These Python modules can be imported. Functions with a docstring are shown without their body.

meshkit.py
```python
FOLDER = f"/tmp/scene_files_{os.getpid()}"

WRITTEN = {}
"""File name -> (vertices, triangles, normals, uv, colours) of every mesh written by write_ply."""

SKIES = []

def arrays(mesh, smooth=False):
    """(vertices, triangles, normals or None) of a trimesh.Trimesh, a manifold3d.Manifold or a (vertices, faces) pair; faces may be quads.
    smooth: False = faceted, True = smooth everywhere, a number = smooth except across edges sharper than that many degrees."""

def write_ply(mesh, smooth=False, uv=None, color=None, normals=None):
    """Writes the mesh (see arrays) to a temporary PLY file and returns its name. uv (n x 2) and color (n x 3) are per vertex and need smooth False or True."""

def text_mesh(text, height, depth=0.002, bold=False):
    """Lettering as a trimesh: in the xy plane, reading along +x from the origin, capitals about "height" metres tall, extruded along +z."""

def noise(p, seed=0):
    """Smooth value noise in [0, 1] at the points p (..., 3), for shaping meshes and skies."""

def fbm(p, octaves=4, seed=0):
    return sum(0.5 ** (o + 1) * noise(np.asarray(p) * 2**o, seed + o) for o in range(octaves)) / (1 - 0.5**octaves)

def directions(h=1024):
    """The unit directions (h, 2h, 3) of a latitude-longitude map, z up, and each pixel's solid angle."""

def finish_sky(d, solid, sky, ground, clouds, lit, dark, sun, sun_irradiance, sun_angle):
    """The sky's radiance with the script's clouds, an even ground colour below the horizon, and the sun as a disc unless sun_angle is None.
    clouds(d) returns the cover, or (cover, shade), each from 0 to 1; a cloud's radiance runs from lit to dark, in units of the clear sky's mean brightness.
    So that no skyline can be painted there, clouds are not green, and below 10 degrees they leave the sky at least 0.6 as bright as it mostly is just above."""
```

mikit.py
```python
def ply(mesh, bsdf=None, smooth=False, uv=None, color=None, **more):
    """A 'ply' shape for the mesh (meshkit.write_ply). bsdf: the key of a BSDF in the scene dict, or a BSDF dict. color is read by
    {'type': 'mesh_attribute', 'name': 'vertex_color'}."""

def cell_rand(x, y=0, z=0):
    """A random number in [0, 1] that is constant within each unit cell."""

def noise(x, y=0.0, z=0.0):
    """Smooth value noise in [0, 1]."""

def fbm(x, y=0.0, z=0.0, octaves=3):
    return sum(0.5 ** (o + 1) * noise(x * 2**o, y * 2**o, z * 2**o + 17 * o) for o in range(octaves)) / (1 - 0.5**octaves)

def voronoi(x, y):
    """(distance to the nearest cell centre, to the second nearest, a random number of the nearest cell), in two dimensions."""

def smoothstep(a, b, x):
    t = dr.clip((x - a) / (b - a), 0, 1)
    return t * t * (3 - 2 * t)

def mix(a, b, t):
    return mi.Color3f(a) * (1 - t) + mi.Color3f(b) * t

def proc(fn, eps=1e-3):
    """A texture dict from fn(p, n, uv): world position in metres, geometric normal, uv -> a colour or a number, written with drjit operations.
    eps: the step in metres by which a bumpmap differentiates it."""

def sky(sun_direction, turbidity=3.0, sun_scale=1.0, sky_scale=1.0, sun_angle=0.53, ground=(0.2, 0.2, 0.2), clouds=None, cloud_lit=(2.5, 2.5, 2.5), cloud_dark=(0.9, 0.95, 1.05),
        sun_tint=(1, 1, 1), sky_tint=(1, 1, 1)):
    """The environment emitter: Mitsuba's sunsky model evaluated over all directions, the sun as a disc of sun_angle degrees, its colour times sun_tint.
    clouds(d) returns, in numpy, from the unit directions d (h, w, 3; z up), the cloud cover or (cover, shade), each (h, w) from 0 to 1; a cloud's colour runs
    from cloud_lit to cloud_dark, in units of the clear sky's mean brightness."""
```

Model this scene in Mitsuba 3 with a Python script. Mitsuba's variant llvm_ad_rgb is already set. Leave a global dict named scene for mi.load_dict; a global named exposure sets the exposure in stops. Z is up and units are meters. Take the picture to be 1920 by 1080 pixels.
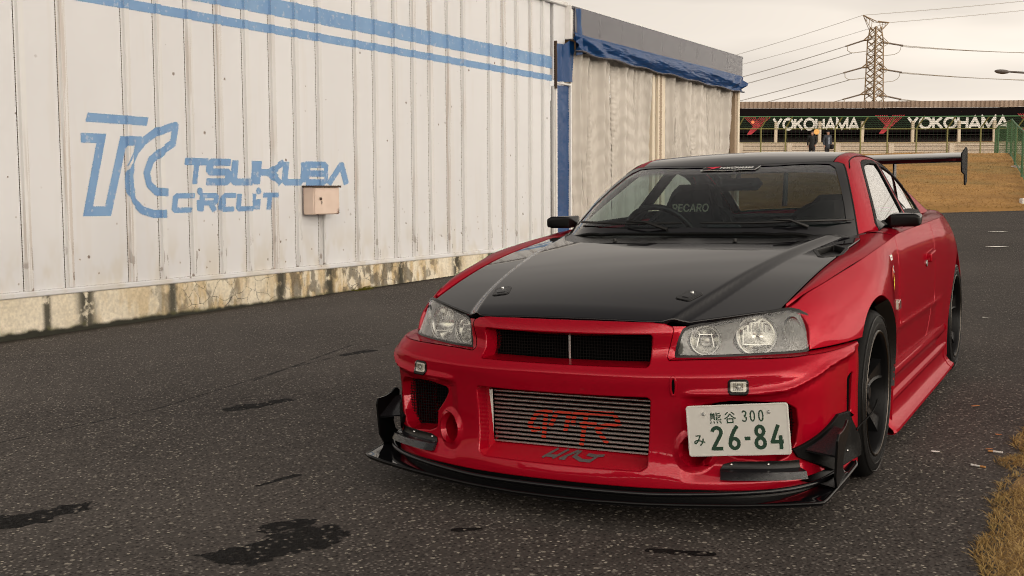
# A red coupe parked on dark asphalt beside a white ribbed steel building and a tent garage, a grandstand and a pylon behind.
import math, random
import numpy as np, trimesh, shapely, drjit as dr, mitsuba as mi, mikit, meshkit
from mikit import noise, fbm, voronoi, smoothstep, mix, cell_rand
from shapely.geometry import Polygon, LineString, Point, box as sbox, MultiPolygon
from shapely import affinity
from shapely.ops import unary_union
from scipy.interpolate import RBFInterpolator, PchipInterpolator, CubicSpline
T = mi.ScalarTransform4f
rng = random.Random(7); nrng = np.random.default_rng(7)
scene, labels = {}, {}

# ---------------------------------------------------------------- camera
CAMF, YAW, PITCH, ROLL = 2155.72, 0.485436, -0.0894928, -0.0237159
CAM = np.array([1.692783, -4.503270, 1.152336])
_fw = np.array([-math.sin(YAW)*math.cos(PITCH), math.cos(YAW)*math.cos(PITCH), math.sin(PITCH)])
_r = np.cross(_fw, [0, 0, 1.0]); _r /= np.linalg.norm(_r); _u = np.cross(_r, _fw)
_up = -math.sin(ROLL)*_r + math.cos(ROLL)*_u
scene['camera'] = {'type': 'perspective', 'fov': math.degrees(2*math.atan(960/CAMF)), 'fov_axis': 'x', 'near_clip': 0.05, 'far_clip': 3000.0,
                   'to_world': T().look_at(origin=CAM.tolist(), target=(CAM+_fw).tolist(), up=_up.tolist())}
# ---------------------------------------------------------------- sky, exposure
SUN = np.array([0.90, -0.30, 0.17])
def clouds(d):
    """high overcast, thin and bright towards the low sun, grey overhead and behind"""
    q = d / np.maximum(d[..., 2:3] + 0.22, 0.05)
    n = meshkit.fbm(np.stack([q[..., 0]*0.9 + q[..., 1]*.5, q[..., 1]*2.2 - q[..., 0]*1.2, d[..., 2]*2], -1), 5, 3)
    s = SUN/np.linalg.norm(SUN)
    ca = (d[..., 0]*s[0] + d[..., 1]*s[1])/np.maximum(np.hypot(d[..., 0], d[..., 1])*math.hypot(s[0], s[1]), 1e-6)
    el = np.arcsin(np.clip(d[..., 2], 0, 1))
    xs = np.clip(0.5+0.5*ca, 0, 1)
    hor = np.exp(-(el/(0.40 + 0.42*xs))**2)*(0.150 + 0.850*np.clip(0.5+0.5*ca, 0, 1)**2.1)
    g = 0.02 + 0.95*hor*(1 - 0.50*np.clip((n-0.47)*3.4, 0, 1)*np.clip(el/.14, 0, 1)) + 0.02*(n-.5)
    return np.ones_like(g), np.clip(1-g, 0, 1)
scene['sky'] = mikit.sky(SUN, turbidity=4, sun_scale=0.006, sky_scale=1.0, sun_angle=16, clouds=clouds, cloud_lit=(7.7, 6.95, 6.0), cloud_dark=(0.19, 0.18, 0.185), ground=(0.07, 0.065, 0.06))
exposure = 3.42
# ---------------------------------------------------------------- mesh kit
class M:
    """vertices, faces, normals"""
    def __init__(s, v, f, n=None): s.v, s.f, s.n = np.asarray(v, float), np.asarray(f, int), None if n is None else np.asarray(n, float)
def cat(ms):
    ms = [m for m in ms if m is not None and len(m.f)]; at = 0; V, F, N = [], [], []
    for m in ms:
        if m.n is None: m = facet(m)
        V.append(m.v); F.append(m.f + at); N.append(m.n); at += len(m.v)
    return M(np.vstack(V), np.vstack(F), np.vstack(N))
def facet(m):
    t = m.v[m.f]; n = np.cross(t[:, 1]-t[:, 0], t[:, 2]-t[:, 0]); n /= np.linalg.norm(n, axis=1, keepdims=True)+1e-20
    return M(t.reshape(-1, 3), np.arange(len(t)*3).reshape(-1, 3), np.repeat(n, 3, 0))
def tm(mesh, smooth=35):
    """trimesh / manifold -> M with normals"""
    v, f, n = meshkit.arrays(mesh, smooth)
    m = M(v, f, n)
    return facet(m) if n is None else m
def mir(m):
    k = np.array([-1, 1, 1.0]); return M(m.v*k, m.f[:, ::-1], None if m.n is None else m.n*k)
def both(m): return cat([m, mir(m)])
def xf(m, mat):
    mat = np.asarray(mat, float); A = mat[:3, :3]; n = m.n
    if n is not None:
        n = n @ np.linalg.inv(A); n /= np.linalg.norm(n, axis=1, keepdims=True)+1e-20
    f = m.f[:, ::-1] if np.linalg.det(A) < 0 else m.f
    return M(m.v @ A.T + mat[:3, 3], f, n)
def mv(m, x=0, y=0, z=0): return M(m.v + [x, y, z], m.f, m.n)
def rot(m, deg, axis, at=(0, 0, 0)): return xf(m, trimesh.transformations.rotation_matrix(math.radians(deg), axis, at))
def put(key, m, bsdf, label=None, cat_=None, group=None, kind=None, **more):
    base, i = key, 0
    while key in scene:
        i += 1; key = f'{base}_{i:03d}'
    if not isinstance(m, M): m = tm(m)
    if m.n is None: m = facet(m)
    path = meshkit.write_ply((m.v, m.f), False, None, None, normals=m.n)
    scene[key] = {'type': 'ply', 'filename': path, 'face_normals': False, 'bsdf': {'type': 'ref', 'id': bsdf}, **more}
    tag(key, label, cat_, group, kind)
    return key
def tag(key, label=None, cat_=None, group=None, kind=None):
    d = {k: v for k, v in (('label', label), ('category', cat_), ('group', group), ('kind', kind)) if v}
    if d: labels[key] = {**labels.get(key, {}), **d}
def free(key):
    base, i = key, 0
    while key in labels or key in scene:
        i += 1; key = f'{base}_{i:03d}'
    return key
def polys(g):
    if g.is_empty: return []
    return [x for x in getattr(g, 'geoms', [g]) if x.geom_type == 'Polygon' and x.area > 1e-10]
def ear(p):
    import mapbox_earcut as me
    rings = [np.array(p.exterior.coords)[:-1]] + [np.array(i.coords)[:-1] for i in p.interiors]
    v = np.vstack(rings); ends = np.cumsum([len(r) for r in rings]).astype(np.uint32)
    return v, me.triangulate_float64(v, ends).reshape(-1, 3).astype(int)
def gridclip(poly, hx, hy):
    """2D triangulation of a polygon that follows a grid"""
    V, F, at = [], [], 0
    for p in polys(poly):
        x0, y0, x1, y1 = p.bounds
        xs, ys = np.arange(math.floor(x0/hx), math.ceil(x1/hx)+1)*hx, np.arange(math.floor(y0/hy), math.ceil(y1/hy)+1)*hy
        gx, gy = np.meshgrid(xs[:-1], ys[:-1], indexing='ij'); gx, gy = gx.ravel(), gy.ravel()
        b = shapely.box(gx, gy, gx+hx, gy+hy); shapely.prepare(p)
        ins = shapely.contains_properly(p, b); cut = shapely.intersects(p, b) & ~ins
        q = np.stack([np.stack([gx, gy], 1), np.stack([gx+hx, gy], 1), np.stack([gx+hx, gy+hy], 1), np.stack([gx, gy+hy], 1)], 1)[ins]
        if len(q):
            k = np.arange(len(q))[:, None]*4 + at
            V.append(q.reshape(-1, 2)); F.append(np.vstack([k+[0, 1, 2], k+[0, 2, 3]])); at += len(q)*4
        for g in shapely.intersection(p, b[cut]):
            for s in polys(g):
                v, f = ear(s)
                if len(f): V.append(v); F.append(f+at); at += len(v)
    if not V: return np.zeros((0, 2)), np.zeros((0, 3), int)
    V, F = np.vstack(V), np.vstack(F)
    _, i, inv = np.unique(np.round(V*1e5).astype(np.int64), axis=0, return_index=True, return_inverse=True)
    V, F = V[i], inv.ravel()[F]
    a, b2, c = V[F[:, 0]], V[F[:, 1]], V[F[:, 2]]
    ar = (b2[:, 0]-a[:, 0])*(c[:, 1]-a[:, 1]) - (b2[:, 1]-a[:, 1])*(c[:, 0]-a[:, 0])
    F = np.where((ar < 0)[:, None], F[:, ::-1], F)
    return V, F[np.abs(ar) > 1e-11]
def fnormal(fn, uv, e=1e-3):
    a = fn(uv+[e, 0])-fn(uv-[e, 0]); b = fn(uv+[0, e])-fn(uv-[0, e])
    n = np.cross(a, b); return n/(np.linalg.norm(n, axis=1, keepdims=True)+1e-20)
def panel(poly, fn, h=0.02, r=0.004, skirt=0.012, sign=1, hy=None, outer=True):
    """A sheet over the 2D polygon, lifted by fn (n,2)->(n,3); its edges rounded with radius r and turned in by skirt. sign: +1 if d/du x d/dv points outward."""
    hy = hy or h; parts = []
    rings = [0, .3*r, .65*r, r] if r else [0]
    P = [poly.buffer(-d, join_style=2) if d else poly for d in rings]
    V2, F2, at = [], [], 0
    for k in range(len(P)):
        reg = P[k].difference(P[k+1]) if k+1 < len(P) else P[k]
        v, f = gridclip(reg, h, hy); V2.append(v); F2.append(f+at); at += len(v)
    V, F = np.vstack(V2), np.vstack(F2)
    _, i, inv = np.unique(np.round(V*2e5).astype(np.int64), axis=0, return_index=True, return_inverse=True)
    V, F = V[i], inv.ravel()[F]
    N = fnormal(fn, V)*sign; X = fn(V)
    if r:
        bd = poly.boundary; d = shapely.distance(bd, shapely.points(V)); t = np.clip(d/r, 0, 1)
        near = d < r*0.999
        X = X - N*((1-np.sqrt(np.clip(1-(1-t)**2, 0, 1)))*r)[:, None]
        if near.any():
            q = V[near]; pr = shapely.line_interpolate_point(bd, shapely.line_locate_point(bd, shapely.points(q)))
            out = np.stack([shapely.get_x(pr), shapely.get_y(pr)], 1) - q
            L = np.linalg.norm(out, axis=1, keepdims=True)
            mid = q.mean(0)
            bad = L[:, 0] < 1e-6
            if bad.any():   # on the edge: outward = direction away from the inside
                qb = q[bad]; ang = np.linspace(0, 2*np.pi, 16, endpoint=False); o = np.zeros_like(qb)
                for a in ang:
                    dd = np.array([math.cos(a), math.sin(a)]); o -= shapely.contains_xy(poly, *(qb+dd*r*.5).T)[:, None]*dd
                out[bad] = o; L = np.linalg.norm(out, axis=1, keepdims=True)
            out = out/np.maximum(L, 1e-9)
            d3 = (fn(q+out*1e-3)-fn(q-out*1e-3)); d3 /= np.linalg.norm(d3, axis=1, keepdims=True)+1e-20
            c = (1-t[near])[:, None]; N[near] = N[near]*np.sqrt(np.clip(1-c*c, 0, 1)) + d3*c
            N /= np.linalg.norm(N, axis=1, keepdims=True)+1e-20
    if sign < 0: F = F[:, ::-1]
    parts.append(M(X, F, N))
    if skirt:
        for p in polys(poly):
            for ring in ([p.exterior] if outer else []) + list(p.interiors):
                c = np.array(shapely.segmentize(ring, min(h, hy)).coords)
                n = fnormal(fn, c)*sign; a = fn(c) - n*r; b = a - n*skirt
                m = len(c); ccw = ring.is_ccw
                idx = np.arange(m-1); f = np.vstack([np.stack([idx, idx+1, idx+1+m], 1), np.stack([idx, idx+1+m, idx+m], 1)])
                vv = np.vstack([a, b]); fc = facet(M(vv, f))
                tan = np.gradient(a, axis=0); sn = np.cross(tan, n); sn /= np.linalg.norm(sn, axis=1, keepdims=True)+1e-20
                sn = sn * (1 if (ccw == (ring is p.exterior)) else -1) * sign
                if (ring is not p.exterior): sn = -sn if False else sn
                # smooth except where the outline turns sharply
                tt = np.diff(c, axis=0); tt /= np.linalg.norm(tt, axis=1, keepdims=True)+1e-20
                parts.append(fc if (tt[1:]*tt[:-1]).sum(1).min(initial=1) < .5 else M(vv, f, np.vstack([sn, sn])))
    return cat(parts)
def cbox(sx, sy, sz, c=0.004):
    """box with chamfered edges, centred"""
    x, y, z = sx/2, sy/2, sz/2; c = min(c, x*.9, y*.9, z*.9); p = []
    for a in (-1, 1):
        for b in (-1, 1):
            for d in (-1, 1): p += [(a*(x-c), b*(y-c), d*z), (a*(x-c), b*y, d*(z-c)), (a*x, b*(y-c), d*(z-c))]
    return facet(tmraw(trimesh.convex.convex_hull(np.array(p))))
def tmraw(m): return M(m.vertices, m.faces)
def pbox(x0, x1, y0, y1, z0, z1): 
    b = trimesh.creation.box((x1-x0, y1-y0, z1-z0)); return mv(facet(tmraw(b)), (x0+x1)/2, (y0+y1)/2, (z0+z1)/2)
def tube(pts, r, sides=8, caps=True):
    p = np.asarray(pts, float); n = len(p); r = np.broadcast_to(r, (n,))
    t = np.gradient(p, axis=0); t /= np.linalg.norm(t, axis=1, keepdims=True)+1e-12
    ref = np.array([0, 0, 1.0]) if abs(t[:, 2]).max() < .95 else np.array([0.31, 0.95, 0.05])
    a = np.cross(t, ref); a /= np.linalg.norm(a, axis=1, keepdims=True)+1e-12; b = np.cross(t, a)
    an = np.arange(sides)*2*np.pi/sides
    d = np.cos(an)[None, :, None]*a[:, None]+np.sin(an)[None, :, None]*b[:, None]
    v = p[:, None]+r[:, None, None]*d
    i, j = np.meshgrid(np.arange(n-1), np.arange(sides), indexing='ij')
    q = np.stack([i*sides+j, i*sides+(j+1) % sides, (i+1)*sides+(j+1) % sides, (i+1)*sides+j], -1).reshape(-1, 4)
    f = np.vstack([q[:, [0, 2, 1]], q[:, [0, 3, 2]]])
    m = M(v.reshape(-1, 3), f, d.reshape(-1, 3))
    if caps:
        for k, s in ((0, -1), (n-1, 1)):
            vv = np.vstack([v[k], p[k:k+1]]); ff = np.array([[x, (x+1) % sides, sides] for x in range(sides)])
            m = cat([m, M(vv, ff, np.repeat(t[k:k+1]*s, sides+1, 0))])
    return m
def revolve(prof, n=64, smooth=30):
    """profile (radius, height) turned about z"""
    prof = np.asarray(prof, float); a = np.linspace(0, 2*np.pi, n, endpoint=False)
    v = np.stack([prof[:, 0][None]*np.cos(a)[:, None], prof[:, 0][None]*np.sin(a)[:, None], np.broadcast_to(prof[:, 1], (n, len(prof)))], -1)
    k = len(prof); i, j = np.meshgrid(np.arange(n), np.arange(k-1), indexing='ij'); i2 = (i+1) % n
    q = np.stack([i*k+j, i2*k+j, i2*k+j+1, i*k+j+1], -1).reshape(-1, 4)
    return tm(trimesh.Trimesh(v.reshape(-1, 3), np.vstack([q[:, [0, 1, 2]], q[:, [0, 2, 3]]]), process=False), smooth)
def extr(poly, d, smooth=30):
    """polygon(s) in xy extruded along +z"""
    return cat([tm(trimesh.creation.extrude_polygon(p, d, engine='earcut'), smooth) for p in polys(poly)])
def bevel_extr(poly, d, b):
    """extruded with a chamfer round the +z rim"""
    out = []
    for p in polys(poly):
        inn = p.buffer(-b, join_style=2)
        out += [extr(p, d-b, False)]
        v, f = gridclip(inn, 9, 9); out.append(facet(M(np.c_[v, np.full(len(v), d)], f)))
        v, f = gridclip(p.difference(inn), 9, 9)
        z = np.where(shapely.distance(p.boundary, shapely.points(v)) < b*.5, d-b, d); out.append(facet(M(np.c_[v, z], f)))
    return cat(out)
def basis(o, ex, ez):
    """matrix that takes x,y,z to ex, ez x ex, ez at o"""
    ex, ez = np.asarray(ex, float), np.asarray(ez, float); ez = ez/np.linalg.norm(ez); ex = ex-ez*(ex@ez); ex /= np.linalg.norm(ex)
    m = np.eye(4); m[:3, 0], m[:3, 1], m[:3, 2], m[:3, 3] = ex, np.cross(ez, ex), ez, o; return m
def blob(seed, n=2, amp=.2):
    m = trimesh.creation.icosphere(n); m.vertices *= (1+amp*(meshkit.noise(m.vertices*1.7+seed*9.1)-.5)[:, None]*2); return m
def stroke(pts, w, cap=2, join=2): return LineString(pts).buffer(w/2, cap_style=cap, join_style=join)
# ---------------------------------------------------------------- plain materials
def two(b): return {'type': 'twosided', 'bsdf': b}
def rgb(*c): return {'type': 'rgb', 'value': list(c)}
def principled(c, rough=.5, **k): return two({'type': 'principled', 'base_color': c if isinstance(c, dict) else rgb(*c), 'roughness': rough, **k})
def plastic(c): return two({'type': 'plastic', 'diffuse_reflectance': c if isinstance(c, dict) else rgb(*c), 'int_ior': 1.5, 'nonlinear': True})
def rplastic(c, a): return two({'type': 'roughplastic', 'diffuse_reflectance': c if isinstance(c, dict) else rgb(*c), 'int_ior': 1.5, 'alpha': a, 'nonlinear': True})
def metal(c, a): return two({'type': 'roughconductor', 'alpha': a, 'specular_reflectance': rgb(*c), 'eta': 1.4, 'k': 4.5})
# ---------------------------------------------------------------- car materials
scene['red_paint'] = two({'type': 'blendbsdf', 'weight': 0.16,
    'a': {'type': 'plastic', 'diffuse_reflectance': rgb(.54, .0022, .028), 'int_ior': 1.52, 'nonlinear': True},
    'b': {'type': 'principled', 'base_color': rgb(.60, .004, .03), 'metallic': .8, 'roughness': .22, 'clearcoat': 1.0, 'clearcoat_gloss': .98}})
scene['bonnet_black'] = two({'type': 'plastic', 'diffuse_reflectance': rgb(.0045, .0045, .006), 'int_ior': 1.5})
scene['black_gloss'] = two({'type': 'plastic', 'diffuse_reflectance': rgb(.0045, .0045, .0055), 'int_ior': 1.5})
scene['black_satin'] = two({'type': 'roughplastic', 'diffuse_reflectance': rgb(.006, .006, .0065), 'int_ior': 1.36, 'alpha': .12, 'nonlinear': True})
scene['black_matt'] = rplastic((.012, .012, .012), .35)
scene['rubber'] = principled((.0035, .0035, .0035), .62, specular=.12)
scene['void_black'] = two({'type': 'diffuse', 'reflectance': rgb(.004, .004, .004)})
scene['cabin_trim'] = principled((.011, .014, .016), .6, specular=.3)
scene['mesh_black'] = principled((.003, .003, .003), .7, specular=.15)
scene['seat_cloth'] = principled((.012, .014, .016), .9)
scene['cloth_print'] = principled((.55, .55, .42), .8)
scene['window_glass'] = {'type': 'thindielectric', 'int_ior': 1.20, 'specular_transmittance': rgb(.60, .72, .72)}
scene['side_glass'] = {'type': 'thindielectric', 'int_ior': 1.5, 'specular_transmittance': rgb(.74, .82, .80)}
scene['rear_glass'] = {'type': 'thindielectric', 'int_ior': 1.5, 'specular_transmittance': rgb(.22, .25, .25)}
scene['shade_glass'] = {'type': 'thindielectric', 'int_ior': 1.5, 'specular_transmittance': rgb(.05, .06, .09)}
scene['clear_lens'] = {'type': 'thindielectric', 'int_ior': 1.5, 'specular_transmittance': rgb(.93, .93, .90)}
scene['chrome'] = metal((.92, .92, .90), .06)
scene['dull_chrome'] = metal((.55, .55, .54), .22)
scene['alloy_fin'] = metal((.62, .60, .57), .28)
scene['lamp_body'] = rplastic((.17, .172, .172), .12)
scene['red_dull'] = principled((.40, .004, .016), .45, specular=.3)
scene['rim_black'] = principled((.005, .005, .0055), .35, specular=.22)
scene['rim_lip'] = metal((.16, .145, .13), .2)
scene['disc_steel'] = metal((.45, .44, .43), .3)
scene['plate_white'] = rplastic((.80, .79, .76), .12)
scene['plate_green'] = principled((.004, .035, .016), .45)
scene['print_white'] = principled((.75, .75, .74), .5)
scene['print_red'] = principled((.62, .02, .05), .5)
scene['print_orange'] = principled((.50, .035, .012), .6)
scene['print_grey'] = principled((.11, .10, .10), .5)
scene['print_yellow'] = principled((.75, .55, .02), .5)
def _weave(p, n, uv):
    a = cell_rand(dr.floor(p.x*260+p.z*0), dr.floor((p.y+p.z)*260)); s = dr.floor(p.x*260)+dr.floor((p.y+p.z)*260)
    return mix((.006, .006, .007), (.03, .031, .035), (s*.5-dr.floor(s*.5))*1.2)
scene['carbon'] = two({'type': 'roughplastic', 'diffuse_reflectance': mikit.proc(_weave), 'int_ior': 1.5, 'alpha': .05})
# ================================================================ the car: x to its left, y to the rear (0 = front axle), z up
CAR = 'sports_car'
tag(CAR, 'low red coupe with black bonnet and tall black rear wing, parked on the asphalt', 'car')
def cp(part, m, mat, label=None, kind=None): return put(f'{CAR}__{part}', m, mat, label, None, None, kind)
def cubic(xs, ys): return PchipInterpolator(xs, ys, extrapolate=True)
def sub(parent, part, m, mat, label=None): return put(f'{parent}__{part}', m, mat, label)
# --- bonnet: z over (x, y)
_hy = [-.95, -.845, -.645, -.42, -.157, .106, .34, .60]
def poly(xs, ys, d):
    c = np.polyfit(xs, ys, d); return lambda t: np.polyval(c, t)
hood_ex = poly(_hy[2:], [.688, .706, .718, .729, .732, .735], 2); hood_ez = poly(_hy[1:], [.663, .707, .767, .811, .847, .875, .900], 4)
_cy = [-.95, -.905, -.672, -.548, -.306, .019, .30, .60]
crs_x = poly(_cy, [.345, .358, .426, .450, .489, .540, .590, .640], 4); crs_z = poly(_cy, [.672, .683, .746, .777, .820, .865, .899, .928], 4)
def hood(q):
    x, y = np.abs(q[:, 0]), q[:, 1]; xc, zc, xe, ze = crs_x(y), crs_z(y), hood_ex(y), hood_ez(y)
    crown = zc + .012*(1-(x/xc)**2)
    t = np.clip((x-xc)/np.maximum(xe-xc, .04), -1.5, 1.6)
    w = np.clip((x-xc+.012)/.055, 0, 1); step = w*w*(3-2*w)
    drop = (zc-ze)
    out = zc - drop*(.62*step + .38*np.clip(t, 0, 1.6))
    k = np.clip((x-xc+.012)/.03, 0, 1); k = k*k*(3-2*k)
    z = crown*(1-k)+out*k
    z = z - .010*np.clip((-.80-y)/.11, 0, 1)**2          # nose rolls over
    return np.stack([q[:, 0], y, z], 1)
HOOD_F = [(0, -.903), (.15, -.901), (.30, -.895), (.350, -.885), (.385, -.858), (.41, -.838), (.55, -.745), (.684, -.650)]
HOOD_S = [(float(hood_ex(y))-.004, y) for y in (-.64, -.55, -.42, -.3, -.157, 0, .106, .2, .34, .42)]
HOOD_R = [(.735, .52), (.66, .50), (.615, .43), (.575, .34), (.53, .25), (.46, .185), (.36, .150), (.2, .135), (0, .13)]
def sym(half): return half[::-1] + [(-x, y) for x, y in half[1:]]
hood_half = HOOD_F + HOOD_S + HOOD_R
hood_poly = Polygon(hood_half + [(-x, y) for x, y in hood_half[::-1]])
VENT = Polygon([(.630, .155), (.672, .045), (.724, .10), (.716, .235), (.668, .275)]).buffer(.008)
cp('bonnet', panel(hood_poly.difference(VENT), hood, .008, .005, .009), 'bonnet_black', 'glossy black bonnet with raised centre')
# louvre in the bonnet's rear corner
vm = panel(VENT, lambda q: hood(q)-[0, 0, .022], .02, 0, 0)
vt = cp('bonnet_vent', cat([vm, mv(xf(panel(VENT.buffer(.012).difference(VENT.buffer(-.004)), hood, .012, .003, .02), np.eye(4)), 0, 0, .003)]), 'black_matt')
COWL = Polygon([(x, y-.012) for x, y in HOOD_R] + [(0, .40), (.2, .40), (.40, .41), (.55, .47), (.63, .55), (.70, .66)][::1] if False else
               [(0, .10), (.2, .105), (.36, .12), (.46, .155), (.53, .22), (.575, .31), (.615, .40), (.66, .47), (.735, .49), (.72, .68), (.64, .58), (.55, .47), (.40, .40), (.2, .385), (0, .385)])
COWL = unary_union([COWL, affinity.scale(COWL, -1, 1, origin=(0, 0))]).buffer(.002)
cp('cowl', panel(COWL, lambda q: hood(q)-[0, 0, .006], .03, .004, .01), 'black_satin')
for s in (-1, 1):   # washer jets and bonnet pins
    a = hood(np.array([[s*.272, .205]]))[0]
    cp('washer_jet', mv(tm(trimesh.creation.cylinder(.009, .012, sections=16)), a[0], a[1], a[2]+.002), 'black_matt')
    PIN = affinity.rotate(sbox(-.016, -.030, .016, .030).buffer(.017), -s*18, origin=(0, 0)); PIN = affinity.translate(PIN, s*.372, -.672)
    pk = cp('bonnet_pin', panel(PIN, lambda q: hood(q)+[0, 0, .004], .012, .003, .008), 'black_satin')
    c = affinity.translate(affinity.scale(affinity.rotate(sbox(-.008, -.015, .008, .015).buffer(.009), -s*18, origin=(0, 0)), 1, 1), s*.372, -.676)
    sub(pk, 'latch', panel(c, lambda q: hood(q)+[0, 0, .006], .01, .003, .006), 'black_gloss')
    b = hood(np.array([[s*.378, -.655]]))[0]+[0, 0, .007]
    sub(pk, 'button', mv(tm(trimesh.creation.icosphere(2, .0065)), *b), 'chrome')
# --- greenhouse: z over (x, y)
def smin(a, b, k):
    h = np.clip(.5+.5*(b-a)/k, 0, 1); return b*(1-h)+a*h-k*h*(1-h)
def wsb(x): return .33-.0756*x**2+1.67*x**4
def gz(x, y):
    x = np.abs(x)
    zr = 1.292 - np.where(y < 1.5, .262, .16)*(y-1.5)**2 - .07*x**2
    tap = .05*np.clip((y-1.6)/.8, 0, 1.08)**2
    zs = .92 + (.762-tap-x)/.63 - .05*np.clip((x-.6), 0, 1)
    zw = .925 + .440*(y-wsb(x)) + .016*np.sin(np.clip((y-wsb(x))/.67, 0, 1)*np.pi)
    zb = 1.0 + .42*(2.86-y) - .12*x**2
    z = smin(zr, zw, .035); z = smin(z, zb, .06)
    return smin(z, zs, .075)
def green(q): return np.stack([q[:, 0], q[:, 1], gz(q[:, 0], q[:, 1])], 1)
WS_B = [(0, .335), (.2, .337), (.40, .352), (.55, .42), (.63, .505), (.694, .61)]
ws_half = WS_B + [(.66, .715), (.60, .893), (.545, 1.062), (.530, 1.098), (.505, 1.103), (.40, 1.062), (.25, 1.022), (0, 1.003)]
WS = Polygon(ws_half + [(-x, y) for x, y in ws_half[::-1]])
WSI = Polygon([(x*.955, y) for x, y in [(0, .37), (.3, .375), (.45, .405), (.6, .50), (.675, .63), (.64, .74), (.585, .89), (.535, 1.03), (.50, 1.062), (.40, 1.035), (.25, .998), (0, .982)]] +
              [(-x*.955, y) for x, y in [(0, .37), (.3, .375), (.45, .405), (.6, .50), (.675, .63), (.64, .74), (.585, .89), (.535, 1.03), (.50, 1.062), (.40, 1.035), (.25, .998), (0, .982)]][::-1])
WST = WSI.intersection(Polygon([(-1, .905+.14), (-.4, .925), (0, .90), (.4, .925), (1, 1.045), (1, 2), (-1, 2)]))
def lift(fn, d):
    def g(q):
        return fn(q)+fnormal(fn, q)*d
    return g
ws = cp('windscreen', panel(WSI.difference(WST), green, .04, 0, 0), 'window_glass')
sub(ws, 'sun_band', panel(WST, green, .04, 0, 0), 'shade_glass', 'dark sun band along the top of the windscreen')
sub(ws, 'frit_border', panel(WS.difference(WSI), lift(green, .003), .02, 0, .0), 'black_gloss')
SEAL = WS.buffer(.010).difference(WS)
sub(ws, 'rubber_seal', panel(SEAL, lift(green, .002), .03, .002, .008), 'rubber')
_sy = [-.70, -.66, -.60, -.50, -.36, -.1, .14, .5, .8, 1.2, 1.6, 2.0, 2.4, 2.7, 3.0, 3.4, 3.75]
sh_x = cubic(_sy, [.676, .688, .703, .732, .764, .800, .831, .838, .836, .838, .840, .838, .815, .778, .745, .70, .63])
sh_z = cubic(_sy, [.695, .706, .720, .750, .776, .815, .848, .879, .899, .908, .914, .920, .924, .920, .902, .880, .865])
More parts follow.
